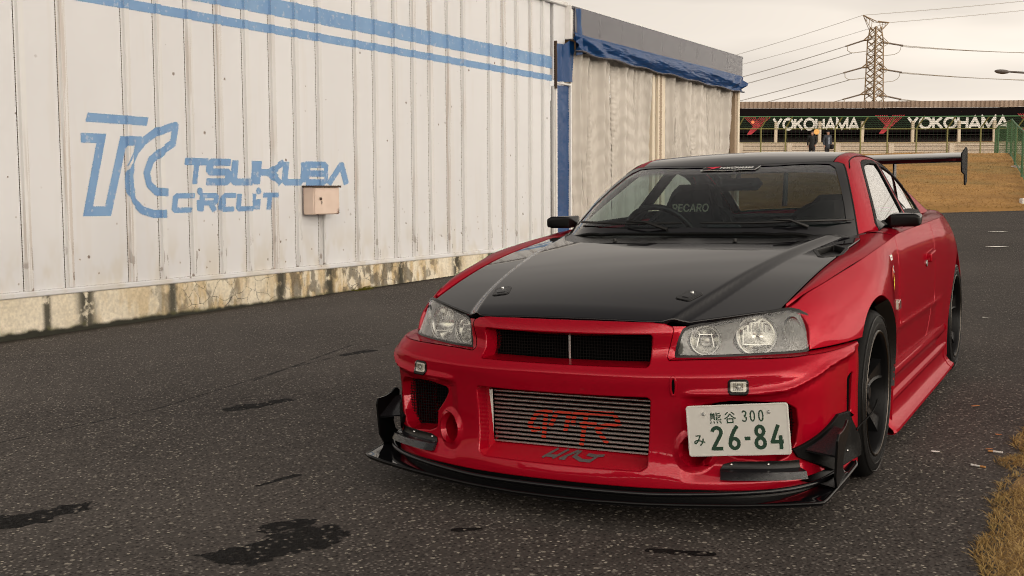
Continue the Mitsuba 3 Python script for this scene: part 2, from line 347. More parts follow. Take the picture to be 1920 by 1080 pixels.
def belt_x(y):
    """where the greenhouse meets the door top"""
    xs = np.linspace(.60, .80, 161); z = gz(xs, np.full(161, y)); return float(xs[np.argmin(np.abs(z-(float(sh_z(y))+.010)))])
# side glass
A0, A1 = np.array([.745, .80]), np.array([.566, 1.345])
DG = Polygon([(.740, .835), (.600, 1.262), (.581, 1.33), (.571, 1.42), (.566, 1.55), (.566, 1.735), (.728, 1.585), (.740, 1.50), (.745, 1.1), (.745, .90)])
QG = Polygon([(.568, 1.785), (.569, 1.90), (.574, 2.02), (.588, 2.18), (.612, 2.30), (.642, 2.375), (.680, 2.385), (.706, 2.30), (.718, 2.10), (.731, 1.65)])
SG = [DG, QG]
# frame: everything of the greenhouse that is painted
belt_in = [(min(belt_x(y), .772), y) for y in (.60, .80, 1.0, 1.2, 1.4, 1.6, 1.75, 1.9, 2.05, 2.2, 2.3, 2.4, 2.5, 2.6, 2.7, 2.85, 2.93)]
pillar_w = [(x, y) for x, y in [(.700, .60), (.666, .718), (.606, .897), (.552, 1.066), (.536, 1.104)]]
RAILX = .487
frame = Polygon([(.716, .56)] + pillar_w + [(.512, 1.113), (RAILX, 1.106), (RAILX, 1.6), (RAILX, 2.12), (.53, 2.6), (.55, 2.93)] + belt_in[::-1]).buffer(0)
frame = frame.difference(unary_union([g.buffer(.012) for g in SG]))
cp('pillar_frame', panel(frame, green, .022, .002, .002), 'red_paint'); cp('pillar_frame', mir(panel(frame, green, .022, .002, .002)), 'red_paint')
roof_half = [(0, 1.012), (.25, 1.031), (.40, 1.071), (RAILX-.004, 1.102), (RAILX-.004, 2.12), (.40, 2.17), (0, 2.2)]
ROOF = Polygon(roof_half + [(-x, y) for x, y in roof_half[::-1]])
cp('roof', panel(ROOF, green, .03, .004, .012), 'black_gloss', 'glossy black roof panel')
bl_half = [(0, 2.205), (.40, 2.175), (RAILX-.004, 2.125), (.525, 2.6), (.545, 2.93), (0, 2.96)]
BL = Polygon(bl_half + [(-x, y) for x, y in bl_half[::-1]])
cp('rear_window', panel(BL.buffer(-.05), green, .04, 0, 0), 'rear_glass')
cp('rear_window_border', panel(BL.difference(BL.buffer(-.05)), green, .04, .003, .01), 'black_gloss')
for s, name in ((1, 'left'), (-1, 'right')):
    f = (lambda m: m) if s > 0 else mir
    k = cp('door_glass', f(panel(DG, lift(green, -.006), .04, 0, 0)), 'side_glass')
    k2 = cp('quarter_glass', f(panel(QG, lift(green, -.006), .04, 0, 0)), 'side_glass')
    sub(k, 'seal', f(panel(DG.buffer(.012).difference(DG.buffer(-.007)), lift(green, .001), .02, .003, .012), ), 'rubber')
    sub(k2, 'seal', f(panel(QG.buffer(.012).difference(QG.buffer(-.010)), lift(green, .001), .02, .003, .012)), 'rubber')
    gm = Polygon([(.768, .62), (.700, .74), (.747, .82), (.752, .90), (.766, .95)])
    # rain gutter along pillar and roof rail
    gl = [(.566, 1.09), (.545, 1.18), (.538, 1.35), (.536, 1.6), (.540, 1.9), (.556, 2.15), (.60, 2.4)]
    gp = green(np.array(LineString(gl).segmentize(.03).coords))
    cp('roof_moulding', f(tube(gp+[0, 0, .001], .0028, 6)), 'rubber')
# sticker on the windscreen
def ground_sticker():
    k = f'{ws}'
    o = Polygon([(-.004, -.012), (.175, -.012), (.19, .030), (.012, .030)]); i = o.buffer(-.003)
    def g(q):  # sticker plane on the glass
        return lift(green, .0025)(np.c_[.02+q[:, 0]-.02, .945+q[:, 1]*1.0])
    return o, i, g
# --- shoulder line and body side: x over (y, z)
_side = [  # y, z, x
 (-.62, .69, .738), (-.62, .66, .766), (-.62, .62, .784), (-.62, .57, .789), (-.62, .40, .80), (-.62, .2, .80),
 (-.48, .72, .790), (-.48, .66, .822), (-.48, .57, .842), (-.48, .40, .85),
 (-.33, .73, .822), (-.33, .66, .858), (-.33, .57, .880), (-.33, .40, .885), (-.33, .2, .885),
 (-.15, .765, .845), (-.15, .70, .880), (-.15, .62, .897), (-.15, .4, .90),
 (0, .785, .865), (0, .74, .888), (0, .68, .905), (0, .5, .91), (0, .2, .90),
 (.18, .80, .872), (.18, .73, .893), (.18, .64, .908), (.18, .4, .91), (.18, .2, .9),
 (.34, .81, .868), (.34, .70, .890), (.34, .56, .905), (.34, .4, .905), (.34, .2, .9),
 (.48, .82, .855), (.48, .70, .868), (.48, .56, .874), (.48, .40, .872), (.48, .2, .865),
 (.66, .84, .850), (.66, .72, .858), (.66, .56, .862), (.66, .40, .858), (.66, .2, .845),
 (1.1, .86, .854), (1.1, .74, .866), (1.1, .56, .868), (1.1, .40, .862), (1.1, .2, .848),
 (1.6, .87, .858), (1.6, .76, .868), (1.6, .60, .870), (1.6, .40, .864), (1.6, .2, .850),
 (2.0, .875, .864), (2.0, .78, .876), (2.0, .62, .880), (2.0, .40, .862), (2.0, .2, .85),
 (2.3, .875, .850), (2.3, .80, .870), (2.3, .68, .882), (2.3, .52, .880), (2.3, .35, .868), (2.3, .2, .86),
 (2.6, .87, .828), (2.6, .795, .858), (2.6, .68, .878), (2.6, .5, .888), (2.6, .3, .885),
 (2.9, .86, .785), (2.9, .78, .820), (2.9, .66, .845), (2.9, .5, .865), (2.9, .3, .86),
 (3.2, .84, .750), (3.2, .75, .785), (3.2, .6, .81), (3.2, .3, .81),
 (3.7, .82, .655), (3.7, .7, .68), (3.7, .4, .70), (3.7, .25, .70)]
_pts = [(y, z, x) for y, z, x in _side] + [(float(y), float(sh_z(y)), float(sh_x(y))) for y in np.linspace(-.66, 3.7, 26)]
_pts = np.array(_pts); _sc = np.array([1.0, 1.6])
_rbf = RBFInterpolator(_pts[:, :2]*_sc, _pts[:, 2], kernel='thin_plate_spline', smoothing=2e-5)
_gy, _gzz = np.linspace(-.9, 3.9, 241), np.linspace(0, 1.05, 71)
from scipy.interpolate import RectBivariateSpline
_grid = _rbf(np.stack(np.meshgrid(_gy, _gzz, indexing='ij'), -1).reshape(-1, 2)*_sc).reshape(241, 71)
from scipy.ndimage import gaussian_filter
_g1, _g2 = gaussian_filter(_grid, (3.0, 1.3), mode='nearest'), gaussian_filter(_grid, (11, 1.5), mode='nearest')
_w = (np.clip((_gy-.62)/.25, 0, 1)*np.clip((2.15-_gy)/.25, 0, 1))[:, None]; _w = _w*_w*(3-2*_w); _grid = _g1*(1-_w)+_g2*_w
_spl = RectBivariateSpline(_gy, _gzz, _grid, kx=3, ky=3)
def side(q):
    y, z = q[:, 0], q[:, 1]; x = _spl.ev(y, z)
    w = np.clip((y-.60)/.15, 0, 1)*np.clip((2.05-y)/.2, 0, 1)          # crease low on the door
    x = x + w*(.006*np.exp(-((z-.505)/.012)**2) - .010*np.clip((.50-z)/.02, 0, 1))
    # character line under the handle
    return np.stack([x, y, z], 1)
def arch(cy, r, cz=.335, n=40): return Point(cy, cz).buffer(r, quad_segs=n)
FA, RA = arch(.005, .372, .325), arch(2.665, .385, .325)
def above(y0, y1, top=None):
    ys = np.linspace(y0, y1, max(2, int((y1-y0)/.04)+1)); return [(float(y), float(sh_z(y))) for y in ys]
DOOR_F, DOOR_R = .690, 1.690
fender = Polygon([(-.632, .5735), (-.618, .62), (-.604, .655), (-.600, .688), (-.612, .715)] + above(-.611, DOOR_F-.004) + [(DOOR_F-.004, .30), (.30, .30), (.30, .10), (-.5, .10), (-.5, .572)])
fender = fender.difference(FA).difference(sbox(-2, -1, -.001, .5735))
fender = max(polys(fender), key=lambda p: p.area)
door = Polygon(above(DOOR_F, DOOR_R) + [(DOOR_R, .56), (1.67, .46), (1.60, .37), (1.50, .325), (1.38, .315), (DOOR_F, .315)])
quart = Polygon(above(DOOR_R+.005, 3.66) + [(3.70, .80), (3.72, .55), (3.60, .30), (3.05, .28), (2.9, .28), (2.7, .2), (2.25, .13), (1.4, .13), (.44, .13), (.44, .311), (1.38, .311), (1.502, .320), (1.604, .366), (1.675, .458), (DOOR_R+.005, .56)])
quart = max(polys(quart.difference(RA)), key=lambda p: p.area)
FILL = [Point(.905, .40)]
def top_strip(y0, y1, inner, n=60):
    """the fender or door top between an inner edge curve and the shoulder line"""
    ys = np.linspace(y0, y1, n); out = np.array([inner(y) for y in ys]); sh = np.stack([sh_x(ys), ys, sh_z(ys)], 1)
    rows = 9; t = np.linspace(0, 1, rows)
    g = out[:, None]*(1-t)[None, :, None] + sh[:, None]*t[None, :, None]
    g[..., 2] += (.007*np.sin(t*np.pi))[None]
    i, j = np.meshgrid(np.arange(n-1), np.arange(rows-1), indexing='ij')
    q = np.stack([i*rows+j, (i+1)*rows+j, (i+1)*rows+j+1, i*rows+j+1], -1).reshape(-1, 4)
    v = g.reshape(-1, 3); f = np.vstack([q[:, [0, 2, 1]], q[:, [0, 3, 2]]])
    m = tm(trimesh.Trimesh(v, f, process=False), True)
    # inner edge turned down
    a = out; b = out-[0, 0, .03]; k = np.arange(n-1)
    e = facet(M(np.vstack([a, b]), np.vstack([np.stack([k, k+1, k+1+n], 1), np.stack([k, k+1+n, k+n], 1)])))
    return cat([m, e])
def fen_in(y):
    x = float(hood_ex(y))+.004; z = float(hood_ez(y))
    if y > .46: # past the bonnet: up against the pillar foot
        t = min((y-.46)/.22, 1); bx = belt_x(max(y, .60)); x = x*(1-t)+bx*t; z = z*(1-t)+float(gz(bx, max(y, .60)))*t
    return np.array([x, y, z])
def belt(y):
    x = np.interp(y, [p[1] for p in belt_in], [p[0] for p in belt_in])+.002
    return np.array([x, y, float(gz(x, y))])
def deck_in(y): return np.array([min(.70, float(sh_x(y))-.05), y, float(sh_z(y))+.03])
def q_in(y):
    t = np.clip((y-2.5)/.35, 0, 1); return belt(y)*(1-t)+deck_in(y)*t
for s in (1, -1):
    f = (lambda m: m) if s > 0 else mir
    lip = tube(side(np.array([(.005+.372*math.cos(a), .325+.372*math.sin(a)) for a in np.linspace(.72*np.pi, -.05, 30)]))-[.006, 0, 0], .006, 6)
    fk = cp('front_fender', f(cat([panel(fender, side, .022, .004, .05, sign=1), top_strip(-.614, DOOR_F-.004, fen_in)])), 'red_paint')
    dk = cp('door', f(cat([panel(door, side, .03, .004, .025), top_strip(DOOR_F, DOOR_R, belt)])), 'red_paint')
    qk = cp('rear_quarter', f(cat([panel(quart, side, .03, .004, .05), top_strip(DOOR_R+.005, 3.66, q_in)])), 'red_paint')
    # handle, side repeater, fuel flap
    hp = side(np.array([[1.50, .745]]))[0]
    R = sbox(-.095, -.024, .095, .024).buffer(.012); R = affinity.translate(affinity.rotate(R, 4, origin=(0, 0)), 1.53, .742)
    hk = sub(dk, 'handle_recess', f(panel(R, lift(side, .0015), .02, .003, .006)), 'red_paint')
    hb = sbox(-.085, -.012, .050, .012).buffer(.010); hb = affinity.translate(affinity.rotate(hb, 4, origin=(0, 0)), 1.54, .752)
    sub(dk, 'handle', f(panel(hb, lift(side, .022), .02, .007, .02)), 'red_paint')
    lk = Point(1.415, .722).buffer(.017)
    sub(dk, 'lock', f(panel(lk, lift(side, .006), .01, .003, .006)), 'dull_chrome')
    rp = affinity.translate(sbox(-.020, -.010, .020, .010).buffer(.012), .600, .602)
    rk = sub(fk, 'side_repeater', f(panel(rp, lift(side, .016), .01, .006, .018)), 'clear_lens', 'clear side repeater lamp behind the front wheel')
    sub(fk, 'repeater_base', f(panel(rp.buffer(-.002), lift(side, .004), .01, .001, .004)), 'plate_white')
# stickers on the left front fender
def on_side(y, z, m, d=.0025):
    """text mesh (x right, y up) laid on the car's left side"""
    v = m.v.copy(); q = np.c_[y+v[:, 0], z+v[:, 1]]; p = lift(side, d)(q)
    return M(p, m.f, fnormal(side, q))
def tx(t, h, bold=True, flat=True):
    m = tmraw(meshkit.text_mesh(t, h, .001, bold)); return m
# --- front bumper: position over (u, z), u = distance along the nose from the centre line
_bn = np.array([(0, -.998), (.10, -.996), (.22, -.987), (.33, -.971), (.45, -.943), (.60, -.897), (.72, -.842), (.80, -.778), (.845, -.70), (.868, -.60), (.880, -.48), (.886, -.36), (.890, -.25)])
_bl = np.r_[0, np.cumsum(np.linalg.norm(np.diff(_bn, axis=0), axis=1))]
_u2 = np.r_[-_bl[:0:-1], _bl]; _b2 = np.vstack([_bn[:0:-1]*[-1, 1], _bn])
_bs = CubicSpline(_u2, _b2)
BU = lambda x: float(np.interp(x, _bn[:, 0], _bl))            # u of a lateral position
UE = BU(.8865)
_off = [  # x (lateral, on the base curve), z, offset outwards
 (0, .692, -.090), (0, .672, -.064), (0, .648, -.052), (0, .60, -.046), (0, .555, -.036), (0, .525, -.012), (0, .505, 0), (0, .47, -.006), (0, .44, -.010), (0, .30, -.014), (0, .22, -.012), (0, .175, .004), (0, .15, .010), (0, .13, .004),
 (.20, .692, -.090), (.20, .672, -.065), (.20, .648, -.054), (.20, .60, -.050), (.20, .555, -.040), (.20, .525, -.014), (.20, .505, 0), (.20, .44, -.010), (.2, .30, -.014), (.2, .175, .004), (.2, .15, .010), (.2, .13, .004),
 (.35, .690, -.085), (.35, .668, -.064), (.35, .648, -.056), (.35, .60, -.070), (.35, .555, -.055), (.35, .525, -.022), (.35, .505, -.002), (.35, .47, -.008), (.35, .44, -.012), (.35, .30, -.016), (.35, .175, .004), (.35, .13, .004),
 (.41, .663, -.100), (.40, .60, -.095), (.39, .561, -.084), (.42, .535, -.030), (.42, .508, -.004), (.42, .48, -.006),
 (.55, .567, -.085), (.55, .54, -.042), (.55, .512, -.006), (.55, .49, -.010), (.55, .462, -.010), (.55, .44, -.014), (.55, .30, -.026), (.55, .20, -.022), (.55, .15, 0), (.55, .13, -.004),
 (.70, .568, -.088), (.70, .545, -.044), (.70, .518, -.008), (.70, .495, -.012), (.70, .455, -.006), (.70, .40, -.020), (.70, .30, -.022), (.70, .20, -.022), (.70, .13, -.02),
 (.79, .568, -.080), (.80, .545, -.038), (.80, .52, -.010), (.80, .49, -.012), (.80, .45, -.004), (.80, .40, -.010), (.80, .30, -.012), (.80, .2, -.014), (.80, .13, -.02),
 (.85, .572, -.040), (.85, .54, -.014), (.85, .50, -.006), (.85, .44, -.002), (.85, .3, -.006), (.85, .13, -.01),
 (.880, .574, -.008), (.880, .50, 0), (.880, .40, 0), (.880, .2, 0), (.880, .13, 0), (.889, .574, .0), (.889, .4, .0), (.889, .13, 0)]
_op = np.array([(BU(x), z, o) for x, z, o in _off]); _op = np.vstack([_op, _op[_op[:, 0] > 0]*[-1, 1, 1]])
_bsc = np.array([1.0, 2.6])
_brbf = RBFInterpolator(_op[:, :2]*_bsc, _op[:, 2], kernel='linear', smoothing=1e-4)
_gu, _gz2 = np.linspace(-1.5, 1.5, 301), np.linspace(.05, .75, 141)
_bg = _brbf(np.stack(np.meshgrid(_gu, _gz2, indexing='ij'), -1).reshape(-1, 2)*_bsc).reshape(301, 141)
from scipy.ndimage import gaussian_filter
_bg = gaussian_filter(_bg, (8, 1.2), mode='nearest')
_bo = RectBivariateSpline(_gu, _gz2, _bg)
def bump_n(u):
    t = _bs(u, 1); n = np.stack([t[:, 1], -t[:, 0]], 1); return n/np.linalg.norm(n, axis=1, keepdims=True)
_zl = PchipInterpolator([0, BU(.40), BU(.60), BU(.74), BU(.82), BU(.86), BU(.8865)], [.452, .452, .454, .466, .500, .530, .545])
_zc = PchipInterpolator([0, BU(.42), BU(.70), BU(.86), BU(.8865)], [.512, .513, .522, .556, .56])
def bumper(q):
    u, z = q[:, 0], q[:, 1]; o = _bo.ev(u, z)
    a = np.abs(u)
    # lower bar: a soft ledge that runs out from beside the intake and climbs to the wheel arch
    zl = _zl(a)
    w = np.clip((a-BU(.43))/.05, 0, 1)*np.clip((BU(.885)-a)/.05, 0, 1)
    o = o + w*(.010*np.exp(-((z-zl)/.010)**2) - .016*np.clip((zl-.004-z)/.028, 0, 1)*np.clip((z-.16)/.05, 0, 1))
    # crest of the upper bar
    zc = _zc(a)
    o = o + .004*np.exp(-((z-zc)/.010)**2)
    p = _bs(u)+bump_n(u)*o[:, None]
    return np.stack([p[:, 0], p[:, 1], z], 1)
b_half = [(0, .6855), (BU(.20), .685), (BU(.33), .683), (BU(.372), .679), (BU(.402), .667), (BU(.408), .655), (BU(.385), .566), (BU(.392), .558), (BU(.55), .562), (BU(.72), .563), (BU(.80), .5645), (BU(.835), .568), (UE, .571),
          (UE, .13), (BU(.84), .125), (BU(.80), .125), (BU(.70), .128), (BU(.5), .132), (0, .134)]
def bumper_shelf():
    us_ = np.linspace(BU(.392), BU(.835), 60); zt = np.interp(us_, [p[0] for p in b_half[7:12]], [p[1] for p in b_half[7:12]])
    a_ = bumper(np.c_[us_, zt]); return a_
BP = Polygon(b_half + [(-u, z) for u, z in b_half[::-1]])
GR = Polygon([(-BU(.326), .538), (BU(.326), .538), (BU(.336), .640), (-BU(.336), .640)]).buffer(-.012).buffer(.012)
IC = Polygon([(-BU(.322), .205), (-BU(.300), .190), (BU(.300), .190), (BU(.322), .205), (BU(.334), .430), (BU(.322), .436), (-BU(.322), .436), (-BU(.334), .430)]).buffer(-.014).buffer(.014)
D1 = Polygon([(.49, .410), (.60, .425), (.785, .420), (.832, .395), (.842, .34), (.832, .285), (.80, .238), (.757, .222), (.62, .236), (.578, .252), (.572, .315), (.525, .362)]).buffer(-.014).buffer(.014)
CN = affinity.scale(Point(.485, .262).buffer(.056), 1.0, 1.05)
SLOT = Polygon([(1.205, .445), (1.232, .462), (1.224, .335), (1.210, .330)]).buffer(.005)
fl = lambda g: affinity.scale(g, -1, 1, origin=(0, 0))
holes = unary_union([GR, IC, D1, fl(D1), CN, fl(CN), SLOT, fl(SLOT)])
bk = cp('front_bumper', panel(BP.difference(holes), bumper, .009, .006, .045, sign=1), 'red_paint')
def inward(poly, d, mat, name, back=None, taper=1.0, h=.02, r=0):
    """walls that lead into an opening and a floor at depth d"""
    out = []
    for p in polys(poly):
        c = np.array(shapely.segmentize(p.exterior, h).coords); n = fnormal(bumper, c); a = bumper(c)-n*.004
        cc = np.array(p.centroid.coords[0]); c2 = cc+(c-cc)*taper; b = bumper(c2)*[1, 0, 1]; 
        b[:, 1] = a[:, 1]*0 + bumper(c)[:, 1] + d
        m = len(c); k = np.arange(m-1)
        out.append(tm(trimesh.Trimesh(np.vstack([a, b]), np.vstack([np.stack([k, k+1, k+1+m], 1), np.stack([k, k+1+m, k+m], 1)]), process=False), 50))
    return cp(name, cat(out), mat)
inward(GR, .10, 'red_paint', 'grille_surround', taper=.97)
inward(IC, .14, 'red_dull', 'intake_surround', taper=.95)
for g in (D1, fl(D1)): inward(g, .075, 'red_paint', 'duct_surround', taper=.93)
for g in (CN, fl(CN)):
    k = inward(g, .13, 'red_paint', 'cooling_funnel', taper=.50, h=.006)
    c0 = bumper(np.array([g.centroid.coords[0]]))[0]; sub(k, 'pipe', rot(mv(tm(trimesh.creation.cylinder(.045, .05, sections=24)), 0, 0, 0), 90, (1, 0, 0)).__class__(*(lambda m: (m.v+[c0[0], c0[1]+.158, c0[2]], m.f, m.n))(rot(tm(trimesh.creation.cylinder(.045, .05, sections=24)), 90, (1, 0, 0)))), 'void_black')
    def lipf(q, g=g): d = shapely.distance(g, shapely.points(q)); return lift(bumper, 1.0)(q)*0 + bumper(q)+fnormal(bumper, q)*(.012*np.clip(1-d/.022, 0, 1)**1.5)[:, None]
    sub(k, 'lip', panel(g.buffer(.022).difference(g.buffer(.001)), lipf, .006, 0, .02), 'red_paint')
for g in (SLOT, fl(SLOT)): inward(g, .03, 'void_black', 'bumper_slot', taper=.9)
# mesh behind the grille, ducts
def mesh_grid(x0, x1, z0, z1, y, step=.011, w=.0022):
    ps = []
    for i, x in enumerate(np.arange(x0, x1, step)): ps.append(pbox(x-w/2, x+w/2, y, y+.002, z0, z1))
    for z in np.arange(z0, z1, step): ps.append(pbox(x0, x1, y-.001, y+.001, z-w/2, z+w/2))
    return cat(ps)
cp('grille_mesh', mesh_grid(-.32, .32, .535, .645, -.850), 'mesh_black', None, 'stuff')
cp('grille_stay', pbox(-.004, .004, -.870, -.861, .54, .64), 'alloy_fin')
for s in (1, -1): cp('duct_mesh', (lambda m: m if s > 0 else mir(m))(mesh_grid(.44, .78, .20, .435, -.742)), 'mesh_black', None, 'stuff')
cp('radiator', cat([pbox(-.35, .35, -.80, -.70, .15, .66), pbox(-.62, .62, -.74, -.66, .15, .52)]), 'void_black')
# intercooler: bars and fins
ick = cp('intercooler', cat([pbox(-.355, .315, -.845, -.80, .20, .425), cbox(.05, .07, .22, .01) if False else pbox(-.345, -.310, -.872, -.80, .225, .418)]), 'void_black')
for i in range(13):
    z = .222+i*.0155
    sub(ick, 'cooling_bar', cbox(.64, .05, .0085, .003) if False else mv(cbox(.63, .050, .0085, .003), .005, -.846, z), 'alloy_fin')
sub(ick, 'end_tank', mv(cbox(.03, .06, .212, .012), -.325, -.852, .318), 'alloy_fin')
# marks on the intercooler: red-orange brush letters
def stencil(lines, w): return unary_union([stroke(l, w) for l in lines])
mk = stencil([[(0, .03), (.03, .075), (.085, .085)], [(0, .03), (.012, .012), (.04, .018)], [(.062, .084), (.050, -.02)], [(.10, .083), (.075, .028)], [(.10, .083), (.145, .086), (.128, .012)],
              [(.165, .088), (.155, .04)], [(.165, .088), (.30, .092)], [(.205, .09), (.185, -.03)], [(.30, .092), (.315, .06), (.235, .038)], [(.235, .038), (.275, -.014)], [(.18, .045), (.24, .05)]], .016)
bars = unary_union([sbox(-1, .222+i*.0155-.0042, 1, .222+i*.0155+.0042) for i in range(13)])
mk2 = affinity.translate(affinity.scale(mk, 1.10, 1.0, origin=(0, 0)), -.165, .262).intersection(bars)
v, f = gridclip(mk2, .05, .05); 
sub(ick, 'painted_mark', facet(M(np.c_[v[:, 0], np.full(len(v), -.8722), v[:, 1]], f)), 'print_orange', 'red brushed letters painted across the intercooler bars')
# floor of the intake: a red shelf that falls to the lip
ns = 40; xs = np.linspace(-.318, .318, ns); u = np.array([math.copysign(BU(abs(x)), x) for x in xs])
a = bumper(np.c_[u, np.full(ns, .192)])+[0, .004, -.003]; b = np.c_[xs*.99, np.full(ns, -.80), np.full(ns, .228)]
def strip(a, b, rows=6):
    t = np.linspace(0, 1, rows)[None, :, None]; g = a[:, None]*(1-t)+b[:, None]*t; n = len(a)
    i, j = np.meshgrid(np.arange(n-1), np.arange(rows-1), indexing='ij'); q = np.stack([i*rows+j, (i+1)*rows+j, (i+1)*rows+j+1, i*rows+j+1], -1).reshape(-1, 4)
    return tm(trimesh.Trimesh(g.reshape(-1, 3), np.vstack([q[:, [0, 1, 2]], q[:, [0, 2, 3]]]), process=False), True)
sk = cp('intake_shelf', strip(a, b), 'red_dull')
lg = stencil([[(0, 0), (.03, .05)], [(.012, .012), (.05, .012)], [(.045, 0), (.075, .05)], [(.075, .0), (.12, .05)], [(.085, .004), (.10, .004)], [(.13, .05), (.125, .02), (.165, .004), (.205, .004), (.215, .03), (.17, .034)], [(.2, .03), (.24, .036)]], .014)
v, f = gridclip(affinity.translate(affinity.scale(lg, .88, 1.6, origin=(0, 0)), -.075, 0), .03, .03)
yy = -.955+v[:, 1]; tt = (yy+.985)/.185
sub(sk, 'painted_mark', facet(M(np.c_[v[:, 0], yy, .190+.038*tt+.0025], f)), 'print_grey', 'grey maker mark on the shelf below the intercooler')
# marker lamps
for s in (1, -1):
    u0 = s*BU(.612); fn = bumper
    L = affinity.translate(sbox(-.021, -.0125, .021, .0125).buffer(.009), u0, .478)
    k = cp('marker_lamp', panel(L, lift(bumper, .012), .01, .006, .012), 'clear_lens', 'clear square marker lamp in the bumper')
    sub(k, 'base', panel(L.buffer(-.004), lift(bumper, .004), .012, .002, .006), 'plate_white')
    sub(k, 'rim', panel(L.buffer(.004).difference(L.buffer(-.004)), lift(bumper, .005), .01, .002, .008), 'black_satin')
    p = bumper(np.array([[u0, .478]]))[0]; n = fnormal(bumper, np.array([[u0, .478]]))[0]
    sub(k, 'reflector', xf(cat([mv(cbox(.003, .026, .003, .001), x, 0, 0) for x in np.linspace(-.014, .014, 6)]), basis(p+n*.006, [n[1]*-1, n[0], 0], n)), 'chrome')
    sub(k, 'bulb', mv(tm(trimesh.creation.icosphere(2, .009)), *(p+n*.002)), 'dull_chrome')
# tow ring pocket on the bumper
TR = affinity.translate(affinity.scale(Point(0, 0).buffer(.02), .34, 1.45), BU(.41), .478)
tk = cp('tow_pocket', panel(TR.buffer(-.002), lift(bumper, .0015), .008, 0, 0), 'void_black', 'narrow dark tow eye slot in the bumper')
sub(tk, 'rim', cat([panel(TR.buffer(.006).difference(TR.buffer(-.002)), lift(bumper, .004), .008, .002, .006)]), 'red_paint')
# --- headlamps
_lp = np.array([(.36, .561, -.892), (.384, .561, -.875), (.41, .663, -.845), (.40, .61, -.863), (.47, .562, -.842), (.47, .66, -.800), (.47, .69, -.785), (.55, .563, -.797), (.55, .62, -.775), (.55, .69, -.738), (.62, .565, -.755), (.62, .63, -.727), (.62, .70, -.690),
    (.689, .705, -.646), (.69, .64, -.676), (.70, .565, -.702), (.745, .567, -.667), (.745, .63, -.638), (.735, .70, -.605), (.782, .566, -.631), (.780, .62, -.600), (.77, .68, -.570), (.80, .57, -.60), (.80, .65, -.55)])
_lrbf = RBFInterpolator(_lp[:, :2]*[1, .8], _lp[:, 2], kernel='thin_plate_spline', smoothing=1e-4)
def lamp(q): return np.stack([q[:, 0], _lrbf(q*[1, .8]), q[:, 1]], 1)
LAMP = Polygon([(.392, .566), (.46, .5655), (.55, .5665), (.65, .568), (.74, .570), (.772, .572), (.781, .582), (.7835, .605), (.781, .635), (.772, .664), (.756, .687), (.735, .702), (.712, .709), (.688, .7075), (.66, .703), (.55, .685), (.47, .670), (.43, .662), (.414, .655), (.406, .640), (.396, .59)]).buffer(-.004).buffer(.004)
def bowl(r, depth, n=48, flutes=0):
    """reflector bowl that opens along +z"""
    pr = [(.10*r, -depth)]+[(r*t, -depth*(1-t*t)) for t in np.linspace(.25, 1, 9)]+[(r*1.05, .002), (r*1.10, -.002)]
    m = revolve(pr, n, 40)
    return m
def lamp_tree(s):
    f = (lambda m: m) if s > 0 else mir
    k = cp('headlamp', f(panel(LAMP, lamp, .02, .004, .012)), 'clear_lens', 'clear headlamp with two chrome bowls')
    sub(k, 'seal', f(panel(LAMP.buffer(.006).difference(LAMP.buffer(-.004)), lift(lamp, .001), .014, .002, .02)), 'black_satin')
    B1, B2, B3 = Point(.474, .618).buffer(.043), affinity.scale(Point(.624, .628).buffer(.055), 1.05, 1), affinity.scale(Point(.735, .635).buffer(.04), .75, 1.25)
    back = LAMP.buffer(-.003)
    sub(k, 'housing', f(panel(back.difference(unary_union([B1, B2])), lambda q: lamp(q)+fnormal(lamp, q)*(-.030+.024*np.clip((q[:, 0]-.68)/.05, 0, 1))[:, None], .02, .004, .03)), 'lamp_body')
    for c, r, d in (((.474, .618), .045, .05), ((.624, .628), .060, .06)):
        p = lamp(np.array([c]))[0]; ax = np.array([.22, -1, .16]); ax /= np.linalg.norm(ax)
        mt = basis(p-ax*.032, [1, .22, 0], ax)
        b = sub(k, 'reflector', f(xf(bowl(r, d), mt)), 'chrome')
        sub(b, 'rim', f(xf(revolve([(r*1.02, -.006), (r*1.04, .006), (r*1.12, .007), (r*1.16, -.004)], 48), mt)), 'dull_chrome')
        sub(b, 'bulb', f(xf(tm(trimesh.creation.icosphere(2, .011)), mt @ trimesh.transformations.translation_matrix([0, 0, -.02]))), 'clear_lens')
        if r > .05:   # vertical flutes across the top half, a flat shelf below
            fl_ = cat([mv(cbox(.006, .030, .004, .0015), x, .028, -.020-.004*abs(x)/.03) for x in np.linspace(-.036, .036, 7)])
            sub(b, 'flutes', f(xf(fl_, mt)), 'dull_chrome')
            sub(b, 'shelf', f(xf(cat([mv(cbox(.095, .004, .034, .001), 0, -.030, -.022), mv(cbox(.004, .05, .03, .001), -.045, -.005, -.022)]), mt)), 'chrome')
        else:
            sub(b, 'shelf', f(xf(cat([mv(cbox(.05, .004, .03, .001), 0, .020, -.022), mv(rot(cbox(.004, .05, .03, .001), 12, (0, 0, 1)), .024, 0, -.022), mv(rot(cbox(.004, .05, .03, .001), -12, (0, 0, 1)), -.024, 0, -.022)]), mt)), 'chrome')
            sub(b, 'projector', f(xf(mv(tm(trimesh.creation.icosphere(3, .022)), 0, 0, -.034), mt)), 'dull_chrome')
    p = lamp(np.array([[.735, .635]]))[0]; ax = np.array([.75, -.65, .1]); p = p+ax*.016
    b = sub(k, 'corner_lamp', f(xf(xf(bowl(.040, .025), np.diag([.8, 1.2, 1, 1])), basis(p-ax*.028, [.65, .75, 0], ax))), 'dull_chrome')
    sub(b, 'bulb', f(mv(tm(trimesh.creation.icosphere(2, .012)), *(p-ax*.036))), 'clear_lens')
for s in (1, -1): lamp_tree(s)
